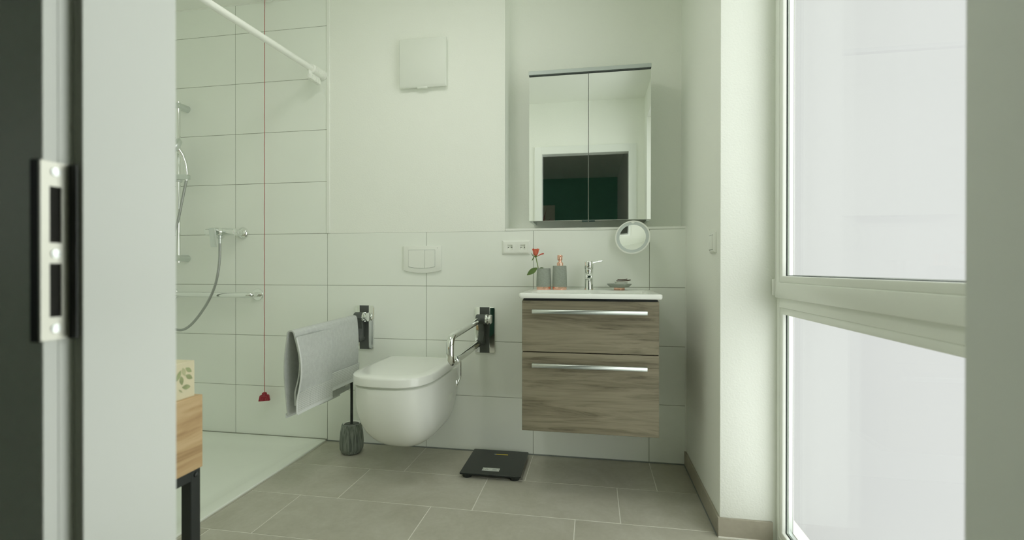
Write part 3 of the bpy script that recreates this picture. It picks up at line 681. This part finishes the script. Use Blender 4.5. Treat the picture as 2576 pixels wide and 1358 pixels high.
# bathroom scale
sc = E('bathroom_scale', (1.035, -0.19, 0), 'square black glass bathroom scale lying on the floor below the basin', 'scale')
mS = Matrix.Translation((1.034, -0.187, 0)) @ Matrix.Rotation(math.radians(0.5), 4, 'Z')
mk('platform', xf(prism(NB(), rrect(-0.147, 0.147, -0.152, 0.152, 0.006), 'z', 0.018, 0.0255), mS), 'scaleglass', sc, bevel=0.001, seg=1)
for sx_ in (-1, 1):
    for sy_ in (-1, 1):
        mk('foot', xf(lathe(NB(), [(0.022, 0.0), (0.024, 0.004), (0.024, 0.0185)], (sx_ * 0.115, sy_ * 0.122, 0), 24), mS), 'black', sc, smooth=True)
mk('sensor_base', xf(prism(NB(), rrect(-0.09, 0.09, -0.06, 0.06, 0.02), 'z', 0.010, 0.0185), mS), 'black', sc)
mk('yellow_mark', xf(prism(NB(), [(-0.016, 0.091), (0.046, 0.091), (0.046, 0.1005), (-0.016, 0.1005)], 'z', 0.0252, 0.0258), mS), 'yellow', sc)
mk('white_tip', xf(prism(NB(), [(-0.029, 0.0958), (-0.016, 0.091), (-0.016, 0.1005)], 'z', 0.0252, 0.0258), mS), 'label', sc)
ll = mk('sticker', xf(prism(NB(), [(-0.047, -0.110), (0.036, -0.110), (0.036, -0.076), (-0.047, -0.076)], 'z', 0.0252, 0.0259), mS), 'label', sc)
bm = NB(); ringbox(bm, 'z', 0.0258, 0.0262, (-0.043, 0.032, -0.1065, -0.0795), (-0.0415, 0.0305, -0.105, -0.081)); mk('print_border', xf(bm, mS), 'labelink', ll)
tri = lambda s: [(-0.026 + s * math.cos(a) * 1.15, -0.095 + s * math.sin(a)) for a in (PI / 2, PI * 7 / 6, PI * 11 / 6)]
bm = NB(); A_, B_ = tri(0.0105), tri(0.0075); loft(bm, [[(*p, 0.0258) for p in A_], [(*p, 0.0262) for p in A_], [(*p, 0.0262) for p in B_], [(*p, 0.0258) for p in B_]], False, False); mk('print_triangle', xf(bm, mS), 'labelink', ll)
bm = NB()
for k in range(4): bx(bm, 0.002, 0.026 - 0.004 * (k % 2), -0.1015 + k * 0.0052, -0.0998 + k * 0.0052, 0.0258, 0.0262)
mk('print_lines', xf(bm, mS), 'labelink', ll)

# ------------------------------------------------------------------ vanity
VY = -0.482; vx0, vx1 = 1.211, 1.785
va = E('vanity_cabinet', ((vx0 + vx1) / 2, -0.24, 0.295), 'grey-brown wood vanity cabinet with two drawers hung under the basin', 'vanity cabinet')
bm = NB()
bx(bm, vx0, vx0 + 0.016, VY + 0.02, 0.0, 0.296, 0.862); bx(bm, vx1 - 0.016, vx1, VY + 0.02, 0.0, 0.296, 0.862)
bx(bm, vx0 + 0.016, vx1 - 0.016, VY + 0.02, 0.0, 0.296, 0.312); bx(bm, vx0 + 0.016, vx1 - 0.016, -0.012, 0.0, 0.312, 0.70)
mk('carcass', bm, 'vanity', va)
mk('shadow_gap', bx(bx(NB(), vx0 + 0.004, vx1 - 0.004, VY + 0.015, VY + 0.03, 0.857, 0.8665), vx0 + 0.018, vx1 - 0.018, VY + 0.024, VY + 0.034, 0.60, 0.67), 'cabgap', va)
for nm, z0, z1, hz in (('drawer', 0.6385, 0.8580, 0.8135), ('drawer', 0.2950, 0.6350, 0.583)):
    d = mk(nm, bx(NB(), vx0, vx1, VY, VY + 0.019, z0, z1), 'vanity', va, bevel=0.0012, seg=1)
    h = mk('handle', prism(NB(), [(VY - 0.030, hz - 0.0085), (VY - 0.030, hz + 0.0065), (VY - 0.026, hz + 0.009), (VY - 0.012, hz + 0.009), (VY - 0.012, hz + 0.004), (VY - 0.022, hz + 0.002), (VY - 0.022, hz - 0.0085)], 'x', 1.2575, 1.7355), 'satin', d, bevel=0.0008, seg=1)
    h['label'] = 'long satin aluminium bar handle'
    for x in (1.262, 1.727): mk('handle_post', bx(NB(), x, x + 0.005, VY - 0.022, VY + 0.001, hz - 0.004, hz + 0.004), 'satin', d)

BY = -0.492; zb0, zb1 = 0.8685, 0.8905; b0, b1 = 1.1965, 1.7985
wb_ = E('washbasin', ((b0 + b1) / 2, -0.25, zb0), 'white rectangular ceramic washbasin with thin rim on the wood cabinet', 'washbasin')
bm = NB()
o0 = lambda i, z: [(x, y, z) for x, y in rrect(b0 + i, b1 - i, BY + i, -0.001 - i * 0.2, max(0.004, 0.014 - i * 0.5), 5)]
i0 = lambda i, z: [(x, y, z) for x, y in rrect(b0 + 0.042 + i, b1 - 0.042 - i, BY + 0.050 + i, -0.155 - i, 0.02 + i * 0.4, 5)]
loft(bm, [o0(0.012, zb0), o0(0.003, zb0 + 0.001), o0(0.0, zb0 + 0.006), o0(0.0, zb1 - 0.005), o0(0.0015, zb1 - 0.0015), o0(0.005, zb1),
          i0(-0.004, zb1), i0(0.0, zb1 - 0.002), i0(0.006, zb1 - 0.03), i0(0.016, zb1 - 0.075), i0(0.05, zb1 - 0.095), i0(0.12, zb1 - 0.10)], False, True)
# underside of the bowl
loft(bm, [o0(0.012, zb0), i0(-0.012, zb0), i0(0.0, zb1 - 0.05), i0(0.012, zb1 - 0.09), i0(0.06, zb1 - 0.108)], False, True)
bmesh.ops.remove_doubles(bm, verts=bm.verts[:], dist=1e-5)
mk('basin', bm, 'ceramic', wb_, smooth=True, recalc=True)
mk('drain_plug', lathe(NB(), [(0.03, zb1 - 0.1005), (0.03, zb1 - 0.096), (0.01, zb1 - 0.094)], (1.495, -0.30, 0), 28), 'chrome', wb_, smooth=True)

fx, fy = 1.494, -0.098
fa = E('basin_faucet', (fx, fy, zb1), 'chrome single-lever basin faucet with lever turned to the right', 'faucet')
mk('body', lathe(NB(), [(0.0235, zb1), (0.0235, zb1 + 0.004), (0.0225, zb1 + 0.012), (0.0205, zb1 + 0.045), (0.0212, zb1 + 0.090), (0.0222, zb1 + 0.100)], (fx, fy, 0), 32), 'chrome', fa, smooth=True)
mk('spout', loft(NB(), [[(fx + a * wq, fy - dy, zb1 + zc + b) for a, b in ((-1, -hq), (1, -hq), (1.0, hq * 0.6), (0.6, hq), (-0.6, hq), (-1.0, hq * 0.6))]
     for dy, zc, wq, hq in ((0.0, 0.070, 0.018, 0.022), (0.03, 0.074, 0.017, 0.016), (0.08, 0.072, 0.0165, 0.011), (0.118, 0.066, 0.016, 0.009))]), 'chrome', fa, bevel=0.003)
mk('aerator', lathe(NB(), [(0.0105, zb1 + 0.050), (0.0105, zb1 + 0.062)], (fx, fy - 0.103, 0), 20), 'satin', fa, smooth=True)
hd = mk('lever_head', lathe(NB(), [(0.0215, zb1 + 0.1015), (0.0235, zb1 + 0.105), (0.0235, zb1 + 0.139), (0.0215, zb1 + 0.143), (0.012, zb1 + 0.1445)], (fx, fy, 0), 32), 'chrome', fa, smooth=True)
mk('lever', loft(NB(), [[(fx + dx, fy + s * wq, zb1 + zc + t_) for s, t_ in ((-1, -tq), (1, -tq), (1, tq), (-1, tq))]
     for dx, zc, wq, tq in ((0.0, 0.136, 0.020, 0.008), (0.022, 0.138, 0.017, 0.0065), (0.040, 0.142, 0.013, 0.003), (0.066, 0.1445, 0.011, 0.0028), (0.070, 0.1455, 0.009, 0.002))]), 'chrome', hd, bevel=0.0015)

# beaker, rose, dispenser, soap dish
ux, uy = 1.2665, -0.105
cu = E('tumbler', (ux, uy, zb1), 'grey stoneware tumbler with copper foot holding the rose', 'tumbler')
mk('foot_ring', lathe(NB(), [(0.0360, zb1), (0.0368, zb1 + 0.0015), (0.0368, zb1 + 0.0145), (0.034, zb1 + 0.015)], (ux, uy, 0), 40), 'copper', cu, smooth=True)
mk('cup', lathe(NB(), [(0.0372, zb1 + 0.0145), (0.0376, zb1 + 0.016), (0.0372, zb1 + 0.045), (0.0345, zb1 + 0.107), (0.0338, zb1 + 0.1085), (0.0312, zb1 + 0.107), (0.033, zb1 + 0.03), (0.02, zb1 + 0.026)], (ux, uy, 0), 40), 'stonegrey', cu, smooth=True)
dxx, dyy = 1.3475, -0.105
di = E('soap_dispenser', (dxx, dyy, zb1), 'tall grey stoneware soap dispenser with copper pump beside the tumbler', 'soap dispenser')
mk('foot_ring', lathe(NB(), [(0.0350, zb1), (0.0358, zb1 + 0.0015), (0.0358, zb1 + 0.0145), (0.033, zb1 + 0.015)], (dxx, dyy, 0), 40), 'copper', di, smooth=True)
mk('bottle', lathe(NB(), [(0.0362, zb1 + 0.0145), (0.0367, zb1 + 0.016), (0.0362, zb1 + 0.06), (0.0345, zb1 + 0.1195), (0.0335, zb1 + 0.1215), (0.012, zb1 + 0.122)], (dxx, dyy, 0), 40), 'stonegrey', di, smooth=True)
mk('pump_collar', lathe(NB(), [(0.0160, zb1 + 0.1215), (0.0160, zb1 + 0.1335), (0.0145, zb1 + 0.1375), (0.0085, zb1 + 0.1400), (0.0080, zb1 + 0.1490)], (dxx + 0.002, dyy, 0), 28), 'copper', di, smooth=True)
pn = mk('pump_head', lathe(NB(), [(0.0085, zb1 + 0.1480), (0.0125, zb1 + 0.1510), (0.0130, zb1 + 0.1525), (0.0130, zb1 + 0.1735), (0.0118, zb1 + 0.1750)], (dxx + 0.001, dyy, 0), 28), 'copper', di, smooth=True)
mk('nozzle', tube(NB(), [(dxx + 0.006, dyy - 0.006, zb1 + 0.1690), (dxx + 0.014, dyy - 0.034, zb1 + 0.1690), (dxx + 0.0145, dyy - 0.037, zb1 + 0.166)], 0.0036, 12), 'copper', pn, smooth=True)

qx, qy = 1.6435, -0.105
sd = E('soap_dish', (qx, qy, zb1), 'shallow grey soap dish on a copper foot right of the faucet', 'soap dish')
mk('foot_ring', lathe(NB(), [(0.0262, zb1), (0.0270, zb1 + 0.0012), (0.0270, zb1 + 0.0125), (0.025, zb1 + 0.013)], (qx, qy, 0), 36), 'copper', sd, smooth=True)
mk('dish', lathe(NB(), [(0.030, zb1 + 0.0125), (0.044, zb1 + 0.0145), (0.0525, zb1 + 0.021), (0.0605, zb1 + 0.0300), (0.0598, zb1 + 0.0310), (0.050, zb1 + 0.025), (0.030, zb1 + 0.0215), (0.01, zb1 + 0.021)], (qx, qy, 0), 48), 'stonegrey', sd, smooth=True)
bw = mk('small_bowl', lathe(NB(), [(0.0250, zb1 + 0.0215), (0.0262, zb1 + 0.0225), (0.0275, zb1 + 0.032), (0.0330, zb1 + 0.0420), (0.0325, zb1 + 0.0425), (0.026, zb1 + 0.036), (0.01, zb1 + 0.034)], (0.0085 + qx, qy, 0), 40), 'plastic', None, (qx + 0.0085, qy, zb1 + 0.0215), smooth=True)
tag(bw, 'small white bowl standing in the grey soap dish', 'bowl')
for nm, xx, zz, w, tl, lab in (('wooden_slat', qx + 0.0205, zb1 + 0.0462, 0.034, 4.0, 'dark brown curved wooden slat lying on the small white bowl, the lower longer one'),
                               ('wooden_slat', qx + 0.0150, zb1 + 0.0516, 0.0235, 3.5, 'dark brown curved wooden slat on top of the other slat, the shorter one')):
    bm = NB(); R_ = [[(w * t, -0.012 + k * 0.024, 0.0022 * t * t + s * 0.0021) for k, s in ((0, -1), (1, -1), (1, 1), (0, 1))] for t in (-1, -0.75, -0.5, -0.25, 0, 0.25, 0.5, 0.75, 1)]
    loft(bm, R_); xf(bm, Matrix.Translation((xx, qy, zz)) @ Matrix.Rotation(math.radians(-tl), 4, 'Y'))
    tag(mk(nm, bm, 'brown', None, (xx, qy, zz), bevel=0.0006, seg=1), lab, 'wood slat', 'brown slats on the soap dish')

ro = E('rose', (ux - 0.02, uy, zb1 + 0.03), 'single coral rose with one large leaf standing in the tumbler', 'flower')
sc_ = 1.0 / 503.0                                                     # metres per photo pixel at this depth
P3 = lambda px, py, dy=0.0: Vector((ux + (px - 1367) * sc_, uy + dy, zb1 + 0.1085 + (674 - py) * sc_))
stp = cat([P3(1359, 700, 0.01), P3(1354, 682, 0.004), P3(1351.5, 668, 0.0), P3(1349, 656, -0.002), P3(1347, 646, -0.003)], 6)
mk('stem', tube(NB(), stp, 0.0022, 8), 'stem', ro, smooth=True)
bc = P3(1346.5, 645, -0.003)
def petal(az, h, r0, r1, wd, flare, mat, nm='petal', tiltz=0.0):
    bm = NB(); rows_ = []
    for j in range(7):
        t = j / 6; rr = r0 * math.sin(min(1, t * 1.6) * PI / 2) + (r1 - r0) * t * t + flare * max(0, t - 0.55) ** 2 * 4
        zz = h * t - tiltz * t * t; w = wd * (math.sin(PI * (0.12 + 0.76 * t)) ** 0.6)
        rows_.append([(rr * math.cos(az + w * s), rr * math.sin(az + w * s), zz - 0.006 * abs(s) ** 2.5 * t) for s in (-1, -0.6, -0.2, 0.2, 0.6, 1)])
    V = [[bm.verts.new(p) for p in r] for r in rows_]
    for a, b in zip(V, V[1:]):
        for i in range(5): bm.faces.new((a[i], a[i + 1], b[i + 1], b[i]))
    bmesh.ops.solidify(bm, geom=bm.faces[:], thickness=0.0008)
    xf(bm, Matrix.Translation(bc)); return mk(nm, bm, mat, ro, smooth=True)
for k in range(5): petal(k * 2 * PI / 5 + 0.4, 0.043, 0.0125, 0.0155, 0.85, 0.004, 'petal' if k % 2 else 'petal2')
for k in range(3): petal(k * 2 * PI / 3 + 1.0, 0.040, 0.008, 0.009, 1.2, 0.001, 'petal')
petal(-PI / 2 - 0.25, 0.039, 0.0155, 0.0165, 0.75, 0.001, 'petal2')
petal(-0.25, 0.024, 0.0190, 0.030, 0.55, 0.014, 'petal', tiltz=0.004)
def leafm(nm, a, b, wdt, curl, mat):
    bm = NB(); a, b = Vector(a), Vector(b); d = b - a; sdn = Vector((0, -0.55, 0)).cross(d).normalized(); V = []
    for i in range(9):
        t = i / 8; w = wdt * math.sin(PI * (0.03 + 0.94 * t) ** 0.85); c = a + d * t + Vector((0, -curl * math.sin(PI * t), 0))
        V.append([bm.verts.new(c + sdn * w + Vector((0, -0.004, 0)) * (w / wdt)), bm.verts.new(c), bm.verts.new(c - sdn * w + Vector((0, -0.004, 0)) * (w / wdt))])
    for p, q in zip(V, V[1:]):
        for i in (0, 1): bm.faces.new((p[i], p[i + 1], q[i + 1], q[i]))
    bmesh.ops.solidify(bm, geom=bm.faces[:], thickness=0.0007)
    return mk(nm, bm, mat, ro, smooth=True)
leafm('leaf', P3(1351, 673, -0.02), P3(1325.5, 691.5, -0.028), 0.0135, 0.004, 'leaf')
leafm('leaf', P3(1356, 674, 0.0), P3(1366, 673, 0.02), 0.004, 0.0, 'leaf')
leafm('sepal', P3(1344, 644, -0.012), P3(1337, 655.5, -0.018), 0.0026, 0.0, 'stem')
leafm('sepal', P3(1342, 645, -0.010), P3(1335, 634, -0.014), 0.0018, 0.002, 'stem')
mk('calyx', lathe(NB(), [(0.0022, -0.004), (0.0062, 0.001), (0.0125, 0.006)], tuple(bc), 16, cap1=False), 'stem', ro, smooth=True)

# ------------------------------------------------------------------ mirror cabinet
m0, m1, mf, mz0, mz1 = 1.1805, 1.8035, -0.03, 1.2485, 2.012; mm = 1.4905
mc = E('mirror_cabinet', ((m0 + m1) / 2, REC, mz0), 'two-door mirrored wall cabinet with slim light bar hung over the basin', 'mirror cabinet')
bm = NB(); bx(bm, m0 + 0.004, m0 + 0.020, mf + 0.022, REC, 1.243, mz1); bx(bm, m1 - 0.020, m1 - 0.004, mf + 0.022, REC, 1.243, mz1)
bx(bm, m0 + 0.020, m1 - 0.020, mf + 0.022, REC, mz1 - 0.016, mz1); bx(bm, m0 + 0.020, m1 - 0.020, mf + 0.022, REC, 1.262, 1.278); bx(bm, m0 + 0.020, m1 - 0.020, REC - 0.01, REC, 1.278, mz1 - 0.016)
mk('cabinet_box', bm, 'satin', mc)
for a, b, s in ((m0, mm - 0.0012, 1), (mm + 0.0012, m1, -1)):
    d = mk('mirror_door', bx(NB(), a, b, mf + 0.0012, mf + 0.020, mz0, mz1), 'trimw', mc)
    mk('mirror_glass', bx(NB(), a + 0.0006, b - 0.0006, mf, mf + 0.0012, mz0 + 0.0008, mz1), 'mirror', d)
    xa, xb = (mm - 0.0335, mm - 0.0030) if s > 0 else (mm + 0.0030, mm + 0.0335)
    mk('finger_pull', bx(NB(), xa, xb, mf + 0.001, mf + 0.018, mz0 - 0.0075, mz0), pm('dark_teal_metal', (0.03, 0.06, 0.055), 0.4, 0.3) if s > 0 else bpy.data.materials['dark_teal_metal'], d)
lb = mk('light_bar', bx(NB(), m0 - 0.001, m1 + 0.001, mf - 0.012, mf + 0.10, mz1 + 0.003, mz1 + 0.0235), pm('grey_aluminium', (0.52, 0.57, 0.55), 0.5, 0.3), mc, bevel=0.0015, seg=1)
mk('light_strip', bx(NB(), m0, m1, mf - 0.010, mf + 0.09, mz1, mz1 + 0.003), 'gasket', lb)

# round magnifying mirror
mr = E('magnifying_mirror', (1.712, 0.0, 1.152), 'round magnifying mirror with frosted ring stuck to the tiles below the cabinet', 'mirror')
nn = Vector((-0.225, -0.945, 0.205)).normalized()
mm_ = Matrix.Translation((1.7105, -0.075, 1.153)) @ nn.to_track_quat('Z', 'Y').to_matrix().to_4x4()
mk('back_shell', xf(lathe(NB(), [(0.03, -0.034), (0.060, -0.022), (0.080, -0.004), (0.0868, 0.004), (0.0868, 0.0075), (0.0840, 0.0095), (0.0800, 0.0092), (0.0795, 0.006)], n=56, cap1=False), mm_), 'plastic', mr, smooth=True)
mk('frosted_ring', xf(lathe(NB(), [(0.0800, 0.0065), (0.0800, 0.0078), (0.0650, 0.0078), (0.0650, 0.0060)], n=56, cap0=False, cap1=False), mm_), 'frost', mr, smooth=True)
Rm = 0.52; prof = [(0.065 * k / 12, 0.0066 - (Rm - math.sqrt(Rm * Rm - (0.065 * k / 12) ** 2)) * -1 - 0.0041) for k in range(12, 0, -1)]
bm = lathe(NB(), prof, n=64, cap0=False, cap1=True)
mk('mirror_glass', xf(bm, mm_), 'mirror', mr, smooth=True)
a_ = mm_ @ Vector((0, 0, -0.030))
mk('suction_arm', tube(NB(), [a_, (1.722, -0.014, 1.148), (1.722, -0.004, 1.148)], 0.010, 14), 'plastic', mr, smooth=True)
mk('suction_cup', lathe(NB(), [(0.032, 0.0), (0.030, -0.006), (0.012, -0.016)], (1.722, 0.0, 1.148), 28, 'y'), 'plastic', mr, smooth=True)
mk('lamp_notch', xf(lathe(NB(), [(0.0085, 0.0078), (0.008, 0.0086)], (0, 0.0795, 0), 20), mm_), 'plastic', mr)

# sockets and switch
so_ = E('double_socket', (1.107, 0, 1.074), 'white double wall socket on the tiles left of the basin', 'socket')
bm = NB()
loft(bm, [[(x, 0.0, z) for x, z in rrect(1.031, 1.183, 1.0725, 1.1495, 0.002, 2)], [(x, -0.004, z) for x, z in rrect(1.031, 1.183, 1.0725, 1.1495, 0.002, 2)], [(x, -0.0105, z) for x, z in rrect(1.039, 1.175, 1.0795, 1.1425, 0.002, 2)], [(x, -0.0105, z) for x, z in rrect(1.0455, 1.171, 1.083, 1.139, 0.002, 2)], [(x, -0.0, z) for x, z in rrect(1.0455, 1.171, 1.083, 1.139, 0.002, 2)]], False, False)
bx(bm, 1.1016, 1.1149, -0.0105, -0.001, 1.082, 1.140)
mk('frame', bm, 'plastic', so_, bevel=0.0008, seg=1)
for cx_ in (1.0735, 1.1430):
    zc_ = 1.1110
    bm = NB(); sq = rrect(cx_ - 0.0285, cx_ + 0.0285, zc_ - 0.0285, zc_ + 0.0285, 0.001, 9); N_ = len(sq)
    ang = [math.atan2(z - zc_, x - cx_) for x, z in sq]
    ci = lambda r, y: [(cx_ + r * math.cos(a), y, zc_ + r * math.sin(a)) for a in ang]
    loft(bm, [[(x, -0.0008, z) for x, z in sq], [(x, -0.0128, z) for x, z in sq], ci(0.0200, -0.0128), ci(0.0192, -0.0118), ci(0.0182, -0.0022)], True, True)
    ins = mk('socket_insert', bm, 'plastic', so_, smooth=True)
    for dx in (-0.0095, 0.0095): mk('pin_hole', lathe(NB(), [(0.0026, -0.0010), (0.0026, -0.0026)], (cx_ + dx, 0, zc_), 14, 'y'), 'blackhole', ins)
    mk('centre_screw', lathe(NB(), [(0.0022, -0.0010), (0.0022, -0.0026)], (cx_, 0, zc_), 14, 'y'), 'brushed', ins)
    for dz in (-0.0178, 0.0178): mk('earth_clip', bx(NB(), cx_ - 0.0025, cx_ + 0.0025, -0.0112, -0.0010, zc_ + dz - 0.0014, zc_ + dz + 0.0014), 'brushed', ins)
ls = E('light_switch', (XR, -0.546, 1.06), 'white rocker light switch on the wall beside the window', 'light switch')
mk('frame', loft(NB(), [[(XR, y, z) for y, z in rrect(-0.592, -0.510, 1.058, 1.140, 0.003, 2)], [(XR - 0.004, y, z) for y, z in rrect(-0.592, -0.510, 1.058, 1.140, 0.003, 2)], [(XR - 0.011, y, z) for y, z in rrect(-0.585, -0.517, 1.065, 1.133, 0.003, 2)]]), 'plastic', ls, bevel=0.0008, seg=1)
mk('rocker', loft(NB(), [[(XR - 0.009, y, z) for y, z in rrect(-0.580, -0.522, 1.071, 1.127, 0.002, 2)], [(XR - 0.0145, y, z) for y, z in rrect(-0.579, -0.523, 1.0715, 1.1265, 0.002, 2)]]), 'plastic', ls, bevel=0.0008, seg=1)
for z in (1.1265, 1.0695): mk('rocker_gap', bx(NB(), XR - 0.0115, XR - 0.009, -0.580, -0.522, z, z + 0.002), 'labelink', ls)

# ------------------------------------------------------------------ side table and tissue box by the door
tx1, tx0, ty1, ty0, tz1, tz0 = 0.70, 0.12, -1.634, -2.022, 0.730, 0.577
tt = E('side_table', ((tx0 + tx1) / 2, (ty0 + ty1) / 2, 0), 'oak box side table on black square metal legs beside the door frame', 'side table')
bm = bx(NB(), tx0, tx1, ty0, ty1, tz0, tz1); mk('box_body', bm, 'oak', tt, bevel=0.0012, seg=1)
q = 0.024
for x in (tx0 + 0.004, tx1 - q - 0.002):
    for y in (ty0 + 0.004, ty1 - q - 0.004):
        mk('leg', bx(NB(), x, x + q, y, y + q, 0.0, tz0 - 0.0), 'black', tt, bevel=0.0012, seg=1)
for x in (tx0 + 0.004, tx1 - q - 0.002): mk('frame_rail', bx(NB(), x + 0.003, x + q, ty0 + 0.004 + q, ty1 - q - 0.004, tz0 - 0.020, tz0), 'black', tt)
for y in (ty0 + 0.004, ty1 - q - 0.004): mk('frame_rail', bx(NB(), tx0 + 0.004 + q, tx1 - q - 0.002, y, y + q, tz0 - 0.020, tz0), 'black', tt)
mk('bolt', lathe(NB(), [(0.0055, tx1 - 0.002), (0.0050, tx1 + 0.001), (0.002, tx1 + 0.002)], (0, ty1 - 0.016, tz0 - 0.011), 16, 'x'), 'black', tt, smooth=True)
kx, ky = 0.6935, -1.648
ti = E('tissue_box', (kx - 0.06, ky - 0.11, tz1), 'cream cardboard tissue box printed with green leaves on the oak table', 'tissue box')
mk('carton', bx(NB(), kx - 0.118, kx, ky - 0.222, ky, tz1, tz1 + 0.0745), 'card', ti, bevel=0.0008, seg=1)
mk('tissue_slot', prism(NB(), rrect(kx - 0.085, kx - 0.033, ky - 0.175, ky - 0.04, 0.024), 'z', tz1 + 0.0742, tz1 + 0.0752), 'tissue', ti)
def pleaf(y, z, an, ln, w, mat):
    bm = NB(); V = []
    for i in range(7):
        t = i / 6; c = (y + math.cos(an) * ln * t, z + math.sin(an) * ln * t); ww = w * math.sin(PI * (0.04 + 0.92 * t))
        V.append([bm.verts.new((kx + 0.0004, c[0] - math.sin(an) * ww * s, c[1] + math.cos(an) * ww * s)) for s in (1, -1)])
    for a, b in zip(V, V[1:]): bm.faces.new((a[0], a[1], b[1], b[0]))
    mk('leaf_print', bm, mat, ti)
T = tz1
for y, z, an, ln, w, m_ in ((-0.008, 0.052, 2.5, 0.018, 0.0045, 'print'), (-0.006, 0.038, 2.6, 0.019, 0.0048, 'print'), (-0.011, 0.022, 3.0, 0.020, 0.0052, 'print'), (-0.024, 0.047, 1.9, 0.018, 0.0048, 'print2'),
                            (-0.031, 0.030, 1.7, 0.018, 0.0050, 'print'), (-0.030, 0.014, 2.4, 0.012, 0.002, 'print2'), (-0.044, 0.040, 1.1, 0.022, 0.0045, 'print'), (-0.056, 0.045, 1.7, 0.020, 0.005, 'print2'),
                            (-0.062, 0.022, 2.8, 0.020, 0.005, 'print'), (-0.075, 0.050, 2.0, 0.018, 0.005, 'print'), (-0.088, 0.030, 1.4, 0.022, 0.005, 'print2'), (-0.105, 0.045, 2.3, 0.020, 0.005, 'print'),
                            (-0.12, 0.02, 1.8, 0.022, 0.005, 'print'), (-0.14, 0.045, 2.6, 0.020, 0.005, 'print2'), (-0.16, 0.03, 1.5, 0.022, 0.005, 'print'), (-0.185, 0.04, 2.2, 0.02, 0.005, 'print'), (-0.20, 0.02, 1.2, 0.02, 0.005, 'print2')):
    pleaf(ky + y, T + z, an, ln, w, m_)
